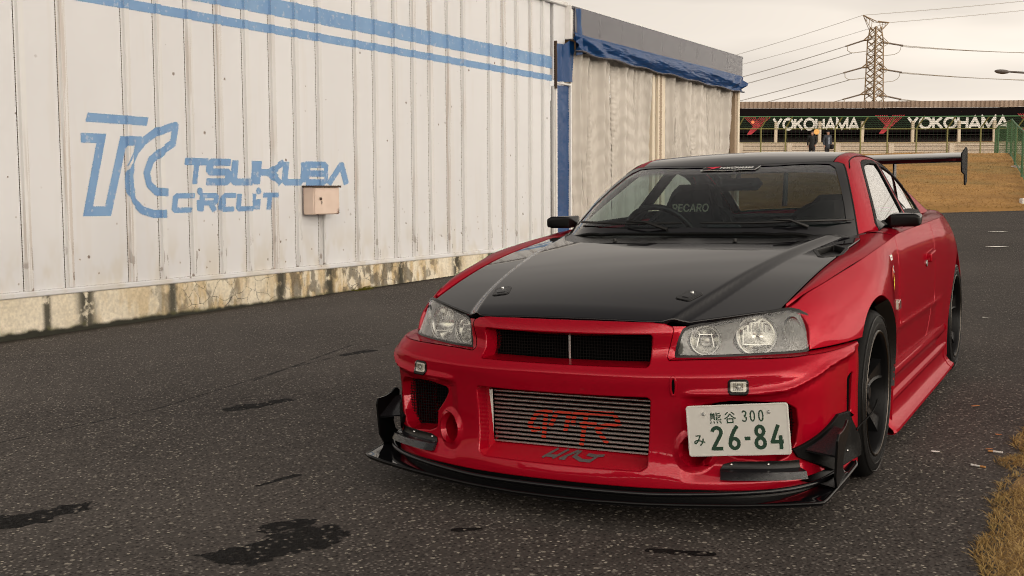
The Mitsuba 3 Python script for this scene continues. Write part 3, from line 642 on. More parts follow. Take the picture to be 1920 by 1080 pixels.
a_ = bumper_shelf(); lx = np.interp(np.linspace(0, 1, 60), [0, .25, .5, .75, 1], [.392, .50, .60, .70, .790]); lq = np.c_[lx, np.interp(lx, [.39, .55, .74, .79], [.5640, .5645, .568, .571])]
b_ = lamp(lq); sh_ = strip(a_-[0, 0, .001], b_-[0, 0, .002], 5); cp('bumper_shelf', sh_, 'red_paint'); cp('bumper_shelf', mir(sh_), 'red_paint')
la = np.array([(.686, .7085), (.690, .709), (.712, .711), (.735, .704), (.756, .689), (.772, .666), (.781, .635), (.784, .605), (.783, .575)]); sb = np.array([(-.64, .713), (-.612, .716), (-.606, .704), (-.601, .69), (-.601, .672), (-.604, .655), (-.612, .63), (-.622, .60), (-.632, .574)])
ip = np.linspace(0, 1, 60); f0 = lambda a: np.stack([np.interp(ip, np.linspace(0, 1, len(a)), a[:, k]) for k in (0, 1)], 1)
sh_ = strip(lamp(f0(la))+[0, .004, 0], side(f0(sb))-[.001, 0, .001], 4); cp('lamp_surround', sh_, 'red_paint'); cp('lamp_surround', mir(sh_), 'red_paint')
uu_ = np.linspace(BU(.835), UE, 40); a_ = bumper(np.c_[uu_, np.interp(uu_, [BU(.835), UE], [.568, .571])]); yb_ = np.interp(np.linspace(0, 1, 40), [0, 1], [-.632, -.335]); b_ = side(np.c_[yb_, np.full(40, .5725)])
sh_ = strip(a_-[0, 0, .0015], b_-[0, 0, .003], 4); cp('bumper_shelf', sh_, 'red_paint'); cp('bumper_shelf', mir(sh_), 'red_paint')
bq = np.array([(BU(.392), .558), (BU(.385), .566), (BU(.3965), .61), (BU(.408), .655), (BU(.402), .667)]); lq = np.array([(.390, .563), (.391, .568), (.398, .61), (.411, .655), (.418, .664)])
ip = np.linspace(0, 1, 24); f1 = lambda a: np.stack([np.interp(ip, np.linspace(0, 1, 5), a[:, k]) for k in (0, 1)], 1)
sh_ = strip(bumper(f1(bq)), lamp(f1(lq)), 4); cp('bumper_shelf', sh_, 'red_paint'); cp('bumper_shelf', mir(sh_), 'red_paint')
# dark bay behind the lamps and under the bonnet
cp('engine_bay', cat([pbox(-.70, .70, -.60, .32, .2, .60), pbox(-.60, .60, -.72, -.55, .2, .56)]), 'void_black')
cp('floor_pan', cat([pbox(-.60, .60, -.85, 3.4, .10, .20), pbox(-.80, .80, .42, 2.2, .11, .30), pbox(-.55, .55, 2.2, 3.6, .2, .6)]), 'void_black')
# arch liners
for s in (1, -1):
    f = (lambda m: m) if s > 0 else mir
    for cy, r in ((.005, .372), (2.665, .385)):
        a = np.linspace(-.25, np.pi+.25, 40); pr = np.stack([cy+(r+.004)*np.cos(a), .325+(r+.004)*np.sin(a)], 1)
        xo = np.minimum(side(pr)[:, 0]-.012, .895); A = np.c_[xo, pr]; Bv = np.c_[np.full(40, .50), pr]
        cp('arch_liner', f(strip(A, Bv, 4)), 'black_matt')
    if True:   # black lip that stands out of the front arch at its rear
        a = np.linspace(-.10, 1.25, 18); pr = np.stack([.012+.368*np.cos(a), .325+.368*np.sin(a)], 1)
        A = side(pr)+np.c_[np.full(18, .002), np.zeros((18, 2))]; B2_ = np.c_[A[:, 0]-.05, .012+.335*np.cos(a), .325+.335*np.sin(a)]
        cp('arch_lip', f(strip(A, B2_, 3)), 'black_matt')
# --- splitter
sp_half = [(0, -1.042), (.15, -1.036), (.30, -1.012), (.45, -.985), (.62, -.955), (.78, -.918), (.855, -.892), (.880, -.872), (.886, -.82), (.900, -.60), (.905, -.47), (.895, -.43), (.86, -.42), (.70, -.55), (.5, -.70), (0, -.80)]
SP = Polygon(sp_half + [(-x, y) for x, y in sp_half[::-1]])
def splz(x, y):
    a = np.abs(x); return .092 + .030*np.clip((a-.30)/.55, 0, 1)**1.5 + .035*np.clip((y+.85)/.4, 0, 1)*np.clip((a-.66)/.2, 0, 1)
def split_top(q): return np.stack([q[:, 0], q[:, 1], splz(q[:, 0], q[:, 1])], 1)
spk = cp('front_splitter', cat([panel(SP, split_top, .03, .004, .010), panel(SP, lambda q: split_top(q)-[0, 0, .014], .06, 0, 0, sign=-1)]), 'black_gloss', 'gloss black splitter under the nose')
us = np.linspace(-BU(.86), BU(.86), 90); e = _bs(us); zz = splz(e[:, 0], e[:, 1])
lipc = np.c_[e+bump_n(us)*.012, np.full(90, 0)]; lipc[:, 2] = zz+.024
sub(spk, 'upper_lip', tube(lipc, .0085, 8), 'black_gloss')
rimp = np.array(LineString([(-x, y) for x, y in sp_half[11::-1]]+sp_half[1:12]).segmentize(.03).coords)
sub(spk, 'edge', tube(np.c_[rimp, splz(rimp[:, 0], rimp[:, 1])-.004], .0062, 8), 'black_satin')
A = bumper(np.c_[us, np.full(90, .134)]); Bq = np.c_[e, zz]
cp('lip_filler', strip(A+[0, .006, 0], Bq+[0, .02, 0], 3), 'black_matt')
# --- canards: carbon blade on the bumper corner, end plate and upper blade
for s in (1, -1):
    f = (lambda m: m) if s > 0 else mir
    # lower carbon wedge
    uu = np.linspace(BU(.555), BU(.80), 24); pb = _bs(uu); nb = bump_n(uu)
    w = np.interp(uu, [uu[0], uu[3], uu[-5], uu[-1]], [.010, .020, .030, .034])
    base = bumper(np.c_[uu, np.full(24, .200)]); lo = bumper(np.c_[uu, np.full(24, .170)]); n3 = np.c_[nb, np.zeros(24)]
    r1 = base+n3*.004; r2 = base+n3*(w[:, None]+.004)+[0, 0, -.006]; r3 = lo+n3*(w[:, None]+.004); r4 = lo-n3*.004
    ck = cp('lower_canard', cat([strip(r1, r2, 2), strip(r2, r3, 2), strip(r3, r4, 2), strip(r1[:2]*[1, 1, 1], r4[:2], 2), facet(M(np.array([r1[0], r2[0], r3[0], r4[0]]), [[0, 1, 2], [0, 2, 3]]))].__class__([f(x) for x in [strip(r1, r2, 2), strip(r2, r3, 2), strip(r3, r4, 2), facet(M(np.array([r1[0], r2[0], r3[0], r4[0]]), [[0, 1, 2], [0, 2, 3]]))]])), 'carbon', 'carbon fibre wedge bolted to the bumper corner')
    for xb in (.590, .705):
        p = bumper(np.array([[BU(xb), .214]]))[0]; n = bump_n(np.array([BU(xb)]))[0]; q = p+np.r_[n*.004, 0]
        sub(ck, 'bolt', f(mv(tm(trimesh.creation.icosphere(2, .0052)), *q)), 'chrome')
    flange = Polygon([(BU(.555), .198), (BU(.80), .198), (BU(.80), .224), (BU(.60), .224), (BU(.565), .214)])
    sub(ck, 'flange', f(panel(flange, lift(bumper, .003), .02, .001, .003)), 'black_satin')
    # end plate of the upper blade: a curved black sheet round the corner
    ep = Polygon([(-.760, .298), (-.748, .314), (-.70, .314), (-.655, .322), (-.62, .338), (-.600, .322), (-.612, .285), (-.650, .252), (-.663, .21), (-.652, .175), (-.62, .152), (-.55, .142), (-.55, .115), (-.66, .112), (-.722, .125), (-.757, .175)]).buffer(-.008).buffer(.012)
    holep = Polygon([(-.765, .205), (-.70, .215), (-.69, .26), (-.76, .262)]).buffer(.008)
    def plate_fn(q): return np.stack([.896+.012*np.clip((q[:, 1]-.13)/.2, 0, 1), q[:, 0], q[:, 1]], 1)
    pk = cp('canard_plate', f(cat([panel(ep, plate_fn, .02, .002, .006), panel(ep, lambda q: plate_fn(q)-[.007, 0, 0], .03, 0, 0, sign=-1)])), 'black_satin', 'black canard end plate beside the bumper corner')
    # upper blade joins bumper and end plate
    ua = np.linspace(BU(.80), BU(.865), 10); In = bumper(np.c_[ua, np.linspace(.262, .318, 10)])
    Ou = np.c_[np.linspace(.900, .905, 10), np.linspace(-.755, -.63, 10), np.linspace(.245, .305, 10)]
    sub(pk, 'blade', f(cat([strip(In, Ou, 4), mv(strip(In, Ou, 4), 0, 0, -.006)])), 'carbon')
    ua = np.linspace(BU(.79), BU(.87), 10); In = bumper(np.c_[ua, np.linspace(.165, .185, 10)])
    Ou = np.c_[np.full(10, .895), np.linspace(-.74, -.56, 10), np.linspace(.135, .140, 10)]
    sub(pk, 'lower_web', f(cat([strip(In, Ou, 4), mv(strip(In, Ou, 4), 0, 0, -.006)])), 'black_satin')
    # dark quarter blade low on the corner, two bolts and a stay cable
    qb = Polygon([(BU(.775), .262), (BU(.845), .30), (BU(.872), .345), (BU(.882), .335), (BU(.8865), .20), (BU(.8865), .16), (BU(.86), .165), (BU(.79), .235)])
    q_ = cp('corner_guard', f(panel(qb, lift(bumper, .012), .02, .003, .010)), 'rubber')
    for u_, z_ in ((BU(.873), .232), (BU(.879), .205), (BU(.877), .262)):
        p = bumper(np.array([[u_, z_]]))[0]+np.r_[bump_n(np.array([u_]))[0]*.014, 0]
        sub(q_, 'bolt', f(mv(tm(trimesh.creation.icosphere(2, .0048)), *p)), 'chrome')
    cb = np.array([(.893, -.40, .262), (.905, -.36, .28), (.925, -.30, .305), (.935, -.24, .345)])
    cs_ = CubicSpline([0, 1, 2, 3], cb)(np.linspace(0, 3, 14)); sub(q_, 'stay_cable', f(tube(cs_, .0035, 6)), 'rubber')
# --- number plate
PL = basis(np.array([.629, -.957, .352]), [math.cos(.085)*math.cos(.09), math.sin(.085), math.sin(.09)], [math.sin(.085), -math.cos(.085), .086])
plo = sbox(-.165, -.0825, .165, .0825).buffer(-.010).buffer(.010)
pl = cp('number_plate', xf(bevel_extr(plo, .0018, .0006), PL), 'plate_white', 'white number plate with green characters')
sub(pl, 'rim', xf(mv(bevel_extr(plo.buffer(-.002).difference(plo.buffer(-.006)), .0012, .0004), 0, 0, .0018), PL), 'plate_white')
cp('plate_bracket', xf(mv(cbox(.2, .09, .03, .003), 0, 0, -.018), PL), 'black_matt')
def arc(cx, cy, rx, ry, a0, a1, n=14): return [(cx+rx*math.cos(math.radians(a)), cy+ry*math.sin(math.radians(a))) for a in np.linspace(a0, a1, n)]
DIG = {'2': [arc(.25, .73, .18, .19, 170, -28)+[(.07, .075), (.47, .075)]],
       '6': [[(.40, .97), (.27, .80), (.12, .50), (.075, .30)], arc(.25, .27, .175, .195, 0, 360, 26)],
       '8': [arc(.25, .74, .15, .185, 0, 360, 26), arc(.25, .27, .175, .195, 0, 360, 26)],
       '4': [[(.30, .97), (.035, .30), (.48, .30)], [(.37, .55), (.37, .0)]],
       '-': [[(.06, .46), (.28, .46)]],
       '3': [arc(.24, .74, .16, .19, 160, -80)+arc(.24, .27, .18, .20, 80, -160)],
       '0': [arc(.25, .5, .17, .43, 0, 360, 36)]}
def glyph(ch, h, w): return affinity.scale(unary_union([LineString(l).buffer(w/2/h, cap_style=2, join_style=1) for l in DIG[ch]]), h, h, origin=(0, 0))
def plput(g, name='character'):
    return sub(pl, name, xf(mv(extr(g, .0012, 40), 0, 0, .0018), PL), 'plate_green')
for ch, x in (('2', .076), ('6', .132), ('-', .181), ('8', .2155), ('4', .270)):
    plput(affinity.translate(glyph(ch, .080, .0115), -.165+x, -.0825+.018))
for ch, x in (('3', .180), ('0', .206), ('0', .233)):
    plput(affinity.translate(glyph(ch, .038, .0042), -.165+x, .0825-.058))
KUMA = [[(.16, .97), (.06, .80), (.34, .82)], [(.30, .92), (.40, .78)], [(.08, .74), (.08, .40), (.02, .30)], [(.08, .74), (.38, .74), (.38, .34)], [(.08, .62), (.38, .62)], [(.08, .50), (.38, .50)],
        [(.55, .97), (.55, .72), (.62, .68), (.88, .68), (.92, .76)], [(.88, .92), (.56, .82)], [(.55, .62), (.55, .38), (.62, .34), (.9, .34), (.94, .43)], [(.88, .58), (.56, .48)],
        [(.10, .22), (.02, .02)], [(.32, .22), (.36, .04)], [(.58, .22), (.64, .04)], [(.82, .23), (.96, .03)]]
TANI = [[(.34, .96), (.10, .74)], [(.64, .96), (.90, .74)], [(.50, .82), (.34, .58), (.02, .40)], [(.50, .82), (.68, .58), (.98, .40)], [(.26, .40), (.26, .02)], [(.26, .40), (.74, .40), (.74, .02)], [(.26, .08), (.74, .08)]]
MI = [[(.16, .86), (.56, .88), (.44, .60), (.26, .30), (.14, .20), (.05, .26), (.08, .40), (.26, .48), (.52, .44), (.95, .30)], [(.80, .64), (.78, .40), (.68, .20), (.52, .04)]]
def kan(st, h, w): return affinity.scale(unary_union([LineString(l).buffer(w/2/h, cap_style=2, join_style=1) for l in st]), h, h, origin=(0, 0))
plput(affinity.translate(kan(KUMA, .038, .0033), -.165+.078, .0825-.061)); plput(affinity.translate(kan(TANI, .038, .0036), -.165+.124, .0825-.061))
plput(affinity.translate(kan(MI, .038, .0040), -.165+.020, -.0825+.034))
for x in (-.108, .103): sub(pl, 'bolt', xf(mv(revolve([(0, .0045), (.0035, .0042), (.0055, .002), (.0060, 0)], 20), x, .054, .0018), PL), 'dull_chrome')
# --- wheels
def wheel(cx, cy, s, tag_):
    R, w, rr = .322, .265, .236; xo = .135
    k = f'{CAR}__wheel'; k = free(k)
    put_at = lambda m: xf(m, basis([s*cx, cy, R], [0, s*1.0, 0], [s*1.0, 0, 0]))      # local z points outwards
    z0 = -.005
    prof = [(rr-.004, z0-.012), (rr+.004, z0-.002), (rr+.018, z0+.003), (rr+.040, z0+.002), (R-.024, z0-.004), (R-.012, z0-.012), (R-.004, z0-.024), (R, z0-.038), (R, z0-w+.038), (R-.004, z0-w+.024), (R-.018, z0-w+.008), (rr, z0-w+.01)]
    ty = tube_rev = revolve(prof, 96, 30)
    put(k, put_at(ty), 'rubber'); tag(k, None)
    # grooves in the tread
    gr = [revolve([(R-.006, z), (R+.0006, z+.002), (R+.0006, z+.006), (R-.006, z+.008)], 96) for z in (z0-.075, z0-.13, z0-.185)]
    sub(k, 'tread_groove', put_at(cat(gr)), 'void_black')
    # raised writing on the sidewall
    tt = meshkit.text_mesh('SPORT RADIAL', .018, .001, True) if False else None
    ribs = cat([revolve([(rr+.030, z0+.0022), (rr+.031, z0+.0034), (rr+.033, z0+.0034), (rr+.034, z0+.002)], 96), revolve([(rr+.060, z0-.0005), (rr+.061, z0+.0005), (rr+.063, z0), (rr+.064, z0-.002)], 96)])
    sub(k, 'sidewall_ring', put_at(ribs), 'black_satin')
    rimk = sub(k, 'rim', put_at(revolve([(rr+.006, z0-.010), (rr+.007, z0-.001), (rr+.002, z0+.002), (rr-.006, z0-.001), (rr-.012, z0-.012), (rr-.016, z0-.05), (rr-.022, z0-.09), (rr-.026, z0-.22), (rr-.01, z0-.24)], 96, 25)), 'rim_black')
    put(f'{k}__rim_lip', put_at(revolve([(rr+.0045, z0+.0016), (rr+.002, z0+.0032), (rr-.003, z0+.0025), (rr-.005, z0+.0004)], 96)), 'rim_lip')
    for i in range(6):
        a = math.radians(60*i+17)
        # a spoke: wide at the hub and the rim, waisted between, dished inwards
        st = np.linspace(0, 1, 9); r = .045+(rr-.016-.045)*st; hw = .034-.013*np.sin(st*np.pi)+.006*st**3; zz = z0-.052+.030*st**2.2
        top = []; bot = []
        L = np.stack([r, hw, zz], 1); Rr = np.stack([r, -hw, zz], 1)
        Lb = np.stack([r, hw+.006, zz-.034], 1); Rb = np.stack([r, -hw-.006, zz-.034], 1)
        Li = np.stack([r, hw-.010, zz-.004], 1); Ri = np.stack([r, -hw+.010, zz-.004], 1)
        m = cat([strip(Rr, Ri, 2), strip(Ri, Li, 2), strip(Li, L, 2), strip(L, Lb, 2), strip(Rb, Rr, 2)])
        put(f'{k}__spoke' + (f'_{i:03d}' if i else ''), put_at(rot(m, math.degrees(a), (0, 0, 1))), 'rim_black')
    put(f'{k}__hub', put_at(revolve([(0, z0-.030), (.024, z0-.030), (.028, z0-.036), (.030, z0-.046), (.062, z0-.052), (.070, z0-.062), (.072, z0-.10)], 48)), 'rim_black')
    nuts = cat([put_at(rot(mv(tm(trimesh.creation.cylinder(.010, .020, sections=6)), .048, 0, z0-.046), 72*i, (0, 0, 1))) for i in range(5)])
    put(f'{k}__wheel_nuts', nuts, 'dull_chrome')
    put(f'{k}__brake_disc', put_at(revolve([(.07, z0-.115), (.10, z0-.105), (.165, z0-.105), (.168, z0-.115), (.168, z0-.130), (.10, z0-.13)], 64)), 'disc_steel')
    ca = np.linspace(-35, 35, 12)+ (150 if cy < 1 else 30); cal = np.array([(.145*math.cos(math.radians(a)), .145*math.sin(math.radians(a))) for a in ca])
    put(f'{k}__brake_caliper', put_at(extr(LineString(cal).buffer(.032, cap_style=2), .055)), 'black_satin') if False else None
    put(f'{k}__brake_caliper', put_at(mv(extr(LineString(cal).buffer(.030, cap_style=2), .05), 0, 0, z0-.135)), 'black_satin')
    put(f'{k}__drum', put_at(revolve([(0, z0-.17), (rr-.03, z0-.17), (rr-.03, z0-.2)], 48)), 'void_black')
for cy, cx in ((0.005, .897), (2.665, .868)):
    for s in (1, -1): wheel(cx, cy, s, None)
# --- side skirts
prof = [(.842, .345), (.866, .335), (.874, .318), (.872, .305), (.855, .296), (.848, .26), (.853, .232), (.868, .222), (.872, .210), (.866, .200), (.858, .188), (.862, .150), (.884, .112), (.900, .098), (.903, .088), (.897, .080), (.80, .080)]
ys = np.array([.385, .40, .46, .6, .9, 1.2, 1.5, 1.8, 2.05, 2.22, 2.30]); ins = np.array([.012, .004, 0, 0, 0, 0, .0, .0, .002, .004, .006])
for s in (1, -1):
    f = (lambda m: m) if s > 0 else mir
    P = np.array(prof); g = []
    for y, i in zip(ys, ins):
        q = P.copy(); q[:, 0] -= i; fade = np.clip((y-1.40)/.35, 0, 1)          # the upper ledge runs into the body ahead of the rear arch
        q[:5, 0] += np.array([0, -.004, -.008, -.006, .006])*fade + .004*np.clip(y-1.2, 0, 1)
        yy = y + np.where(P[:, 1] < .13, .0, 0)
        g.append(np.c_[q[:, 0], np.full(len(q), yy), q[:, 1]])
    g[-1][:, 1] -= np.interp(P[:, 1], [.08, .12, .25, .35], [-.03, .02, .10, .16])
    g = np.array(g); n, r = g.shape[:2]; i, j = np.meshgrid(np.arange(n-1), np.arange(r-1), indexing='ij')
    q = np.stack([i*r+j, (i+1)*r+j, (i+1)*r+j+1, i*r+j+1], -1).reshape(-1, 4)
    m = tm(trimesh.Trimesh(g.reshape(-1, 3), np.vstack([q[:, [0, 1, 2]], q[:, [0, 2, 3]]]), process=False), 28)
    cap = [facet(M(*(lambda v, ff: (np.c_[v[:, 0], np.full(len(v), g[-1][:, 1].min()+.02), v[:, 1]], ff))(*gridclip(Polygon(P).buffer(0), 9, 9)))) ]
    cp('side_skirt', f(cat([m]+cap)), 'red_paint')
# --- door mirrors
def hullpts(p, r, n=2):
    import manifold3d as m3
    return None
for s in (1, -1):
    f = (lambda m: m) if s > 0 else mir
    pts = []
    for (x, y, z, r) in [(.800, .80, .971, .010), (.905, .80, .972, .012), (.920, .80, .962, .014), (.922, .80, .940, .012), (.905, .80, .935, .010), (.802, .80, .934, .010), (.766, .82, .950, .005),
                         (.800, .90, .973, .012), (.915, .88, .968, .014), (.915, .88, .940, .012), (.802, .90, .936, .010), (.79, .89, .953, .01)]:
        sp = trimesh.creation.icosphere(2, r); pts.append(sp.vertices+[x-.013*(x-.76)/.16, y+.06, z])
    k = cp('door_mirror', f(tm(trimesh.convex.convex_hull(np.vstack(pts)), 40)), 'black_satin', 'flat black door mirror')
    sub(k, 'stalk', f(tube([(.79, .91, .945), (.78, .92, .925), (.765, .93, .915)], [.012, .013, .018], 10)), 'black_satin')
    sub(k, 'foot', f(panel(Polygon([(.757, .845), (.775, .84), (.778, .95), (.760, .96)]), lift(lambda q: np.c_[q, np.full(len(q), 0)] if False else np.c_[q, gz(q[:, 0], q[:, 1])], .006), .02, .003, .01)), 'black_satin')
    # black corner piece at the front of the door glass
    cp('mirror_triangle', f(panel(Polygon([(.754, .80), (.722, .875), (.754, .955)]), lift(green, .0015), .02, .001, .004)), 'black_satin')
# --- wipers
def on_ws(x, y, d): p = lift(green, d)(np.array([[x, y]]))[0]; return p
for x0, y0, x1, y1, px, py in ((-.60, .56, -.02, .395, -.30, .36), (.06, .400, .66, .60, .30, .36)):
    xs = np.linspace(x0, x1, 16); ysw = np.interp(xs, [x0, x1], [y0, y1])
    ysw = np.array([max(float(wsb(x))+.060, .36) for x in xs])
    bl = np.array([on_ws(x, y, .014) for x, y in zip(xs, ysw)])
    k = cp('wiper', tube(bl, np.r_[.003, np.full(14, .006), .003], 6), 'black_matt')
    c = bl[8]; base = np.array([px+.22, float(wsb(px+.22))-.0+.02, .0]); base[2] = float(gz(base[0], base[1]))+.008
    sub(k, 'arm', tube([c+[0, -.002, .012], (c+base)/2+[0, -.01, .020], base], [.004, .006, .009], 6), 'black_matt')
# --- windscreen sticker, seat etc.
def on_glass(m, x0, y0, d=.003):
    """a flat mesh in the xy plane laid on the windscreen: its y runs up the glass"""
    q = np.c_[x0+m.v[:, 0], y0+m.v[:, 1]*.91]; p = lift(green, d)(q); return M(p, m.f, fnormal(green, q))
def flat(g, h=.01):
    v, f = gridclip(g, h, h); return M(np.c_[v, np.zeros(len(v))], f)
so = Polygon([(0, 0), (.276, 0), (.289, .062), (.013, .062)]); si = so.buffer(-.0036, join_style=2)
SX, SY = -.121, .936
stk = sub(ws, 'sticker', on_glass(flat(so), SX, SY, .005), 'print_white', 'small white framed tyre maker sticker at the top of the windscreen')
sub2 = lambda n, m, mat: put(f'{ws}__{n}', m, mat)
sub2('sticker_field', on_glass(flat(si), SX, SY, .0065), 'black_matt')
ylogo = unary_union([Polygon([(.022, .040), (.036, .052), (.094, .052), (.066, .022), (.034, .010), (.052, .028), (.060, .040)])])
sub2('sticker_mark', on_glass(flat(ylogo), SX, SY, .008), 'print_red')
def txm(t, h, wid, shear=0.0, bold=True, step=None):
    m = tmraw(meshkit.text_mesh(t, h, .0004, bold)); v = m.v.copy(); v[:, 0] -= v[:, 0].min(); v[:, 0] *= wid/v[:, 0].max(); v[:, 0] += shear*v[:, 1]; return M(v, m.f)
sub2('sticker_word', on_glass(mv(txm('YOKOHAMA', .027, .172, .28), .086, .0175), SX, SY, .008), 'print_white')
# --- cabin
dash = [(-.70, .62, .845), (.70, .62, .845)]
cp('dashboard', cat([tm(trimesh.convex.convex_hull(np.array([(x, y, z) for x in (-.66, .66) for y, z in ((.40, .80), (.48, .875), (.70, .880), (.84, .855), (.88, .78), (.80, .55), (.45, .55))])), 40),
     tm(trimesh.convex.convex_hull(np.array([(x, y, z) for x in (-.54, -.19) for y, z in ((.60, .87), (.68, .915), (.84, .905), (.86, .80))]+[(x, .72, .925) for x in (-.5, -.24)])), 40)]), 'cabin_trim')
cp('navigation_screen', mv(cbox(.17, .02, .09, .006), .03, .83, .895), 'cabin_trim')
a = np.linspace(0, 2*np.pi, 49); sw = np.stack([.178*np.cos(a), .178*np.sin(a), 0*a], 1)
SW = basis([-.362, 1.02, .868], [1, 0, 0], [0, -.88, -.48]) 
k = cp('steering_wheel', xf(tube(sw, .015, 10, False), SW), 'black_satin')
sub(k, 'boss', xf(cat([cbox(.12, .10, .05, .02), mv(cbox(.33, .03, .02, .006), 0, 0, 0), mv(cbox(.03, .16, .02, .006), 0, -.08, 0)]), SW), 'black_satin')
def seat(x, dy=0, top=1.13):
    body = [(-.24, .52), (-.25, .66), (-.235, .82), (-.245, .92), (-.20, .98), (-.15, 1.01), (-.125, top-.04), (-.09, top), (.09, top), (.125, top-.04), (.15, 1.01), (.20, .98), (.245, .92), (.235, .82), (.25, .66), (.24, .52)]
    pg = Polygon(body).buffer(-.02).buffer(.02)
    m = bevel_extr(pg, .11, .03)
    v = m.v.copy(); # local x, z(up), depth -> world, leaning back
    P_ = np.stack([x+v[:, 0], 1.38+dy+(v[:, 1]-.5)*.34-v[:, 2]+.06*np.abs(v[:, 0]/.25)**2*-1, v[:, 1]], 1)
    bk_ = cp('seat', facet(M(P_, m.f)), 'seat_cloth')
    sub(bk_, 'cushion', mv(cbox(.48, .5, .16, .05), x, 1.12+dy, .42), 'seat_cloth')
    return bk_
k = seat(-.36, .06); t = txm('RECARO', .040, .205)
v = t.v; P_ = np.stack([-.36-.10+v[:, 0], 1.38+.06+(.985+v[:, 1]-.5)*.34-.113-.02+0*v[:, 0], .985+v[:, 1]], 1); sub(k, 'headrest_word', facet(M(P_, t.f)), 'cloth_print', 'pale seat maker name stitched on the headrest')
k = seat(.36, .28, 1.06)
cp('rear_seat', tm(trimesh.convex.convex_hull(np.array([(x, y, z) for x in (-.60, .60) for y, z in ((2.02, .40), (2.16, .90), (2.28, .92), (2.3, .4))])), 40), 'seat_cloth')
cp('parcel_shelf', pbox(-.62, .62, 2.25, 2.85, .90, .93), 'cabin_trim')
cp('headliner', panel(ROOF.buffer(-.0).union(sbox(-.50, 1.15, .50, 2.1)), lift(green, -.03), .06, 0, 0, sign=-1), 'cabin_trim')
for s in (1, -1):
    f = (lambda m: m) if s > 0 else mir
    # trim inside the pillars and the door tops
    inn = panel(Polygon(pillar_w[::-1]+[(.72, .60), (.748, .78), (.60, 1.24), (.575, 1.32), (.50, 1.25), (.49, 1.12)]).buffer(-.004).buffer(0), lift(green, -.022), .04, 0, 0, sign=-1)
    cp('pillar_trim', f(inn), 'cabin_trim')
    cp('pillar_trim', f(panel(Polygon([(.46, 1.10), (.57, 1.20), (.567, 1.5), (.567, 1.85), (.575, 2.1), (.46, 2.15)]), lift(green, -.020), .05, 0, 0, sign=-1)), 'cabin_trim')
    bp = Polygon([(.566, 1.70), (.566, 1.82), (.745, 1.66), (.745, 1.55)]).buffer(.02)
    cp('pillar_trim', f(panel(bp, lift(green, -.022), .04, 0, 0, sign=-1)), 'cabin_trim')
    cq = Polygon([(.49, 2.10), (.56, 2.10), (.63, 2.40), (.70, 2.42), (.69, 2.9), (.54, 2.9)])
    cp('pillar_trim', f(panel(cq, lift(green, -.022), .05, 0, 0, sign=-1)), 'cabin_trim')
    dt = strip(np.array([(.735, y, .905) for y in np.linspace(.72, 2.5, 20)]), np.array([(.70, y, .40) for y in np.linspace(.72, 2.5, 20)]), 3)
    dt2 = strip(np.array([(.765, y, .900) for y in np.linspace(.72, 2.5, 20)]), np.array([(.735, y, .905) for y in np.linspace(.72, 2.5, 20)]), 2)
    cp('door_trim', f(cat([dt, dt2])), 'cabin_trim')
rm = [np.array(trimesh.creation.icosphere(2, .012).vertices)+p for p in [(-.085, 0, .012), (.095, 0, .012), (.11, 0, -.005), (.09, 0, -.026), (-.08, 0, -.026), (-.10, 0, -.005), (-.07, -.03, -.01), (.08, -.03, -.01)]]
k = cp('rear_view_mirror', mv(tm(trimesh.convex.convex_hull(np.vstack(rm)), 40), .045, 1.02, 1.135), 'cabin_trim')
sub(k, 'stem', tube([(.045, 1.02, 1.15), (.045, 1.04, 1.20)], .012, 8), 'cabin_trim')
sub(k, 'wide_mirror', mv(cbox(.20, .008, .045, .003), .045, 1.008, 1.132), 'lamp_body') if False else None
# --- boot, tail and rear wing
DECK = Polygon([(0, 2.90), (.50, 2.90), (.69, 2.80), (.68, 3.2), (.62, 3.62), (.5, 3.70), (0, 3.73)]); DECK = unary_union([DECK, affinity.scale(DECK, -1, 1, origin=(0, 0))]).buffer(.001)
cp('boot_lid', panel(DECK, lambda q: np.stack([q[:, 0], q[:, 1], .955-.04*(q[:, 0]/.7)**2-.02*np.clip(q[:, 1]-3.3, 0, 1)], 1), .06, .01, .03), 'red_paint')
tail = np.array([(x, 3.74-.06*(x/.75)**2-.10*max(abs(x)-.6, 0), 0) for x in np.linspace(-.64, .64, 24)])
cp('rear_bumper', strip(tail+[0, 0, .87], tail+[0, .02, .22], 6), 'red_paint')
nb = 30; t = np.linspace(0, 1, nb); ch = .26
up_ = np.stack([t*ch, .030*np.sin(np.pi*t**.7)*(1-t*.4)*-.2 + .012*np.sqrt(t)*(1-t)*2, ], 1)
foil = np.vstack([np.stack([t*ch, .014*np.sqrt(t)*(1-t)+.036*t], 1), np.stack([t[::-1]*ch, -.085*np.sqrt(t[::-1])*(1-t[::-1])+.036*t[::-1]-.004], 1)])
fo = trimesh.creation.extrude_polygon(Polygon(foil).buffer(.002), 1.60, engine='earcut')
v = fo.vertices; fo.vertices = np.stack([v[:, 2]-.80, v[:, 0]+3.40, v[:, 1]+1.258], 1); fo.fix_normals()
wk = cp('rear_wing', tm(fo, 35), 'bonnet_black', 'wide black rear wing on two stands')
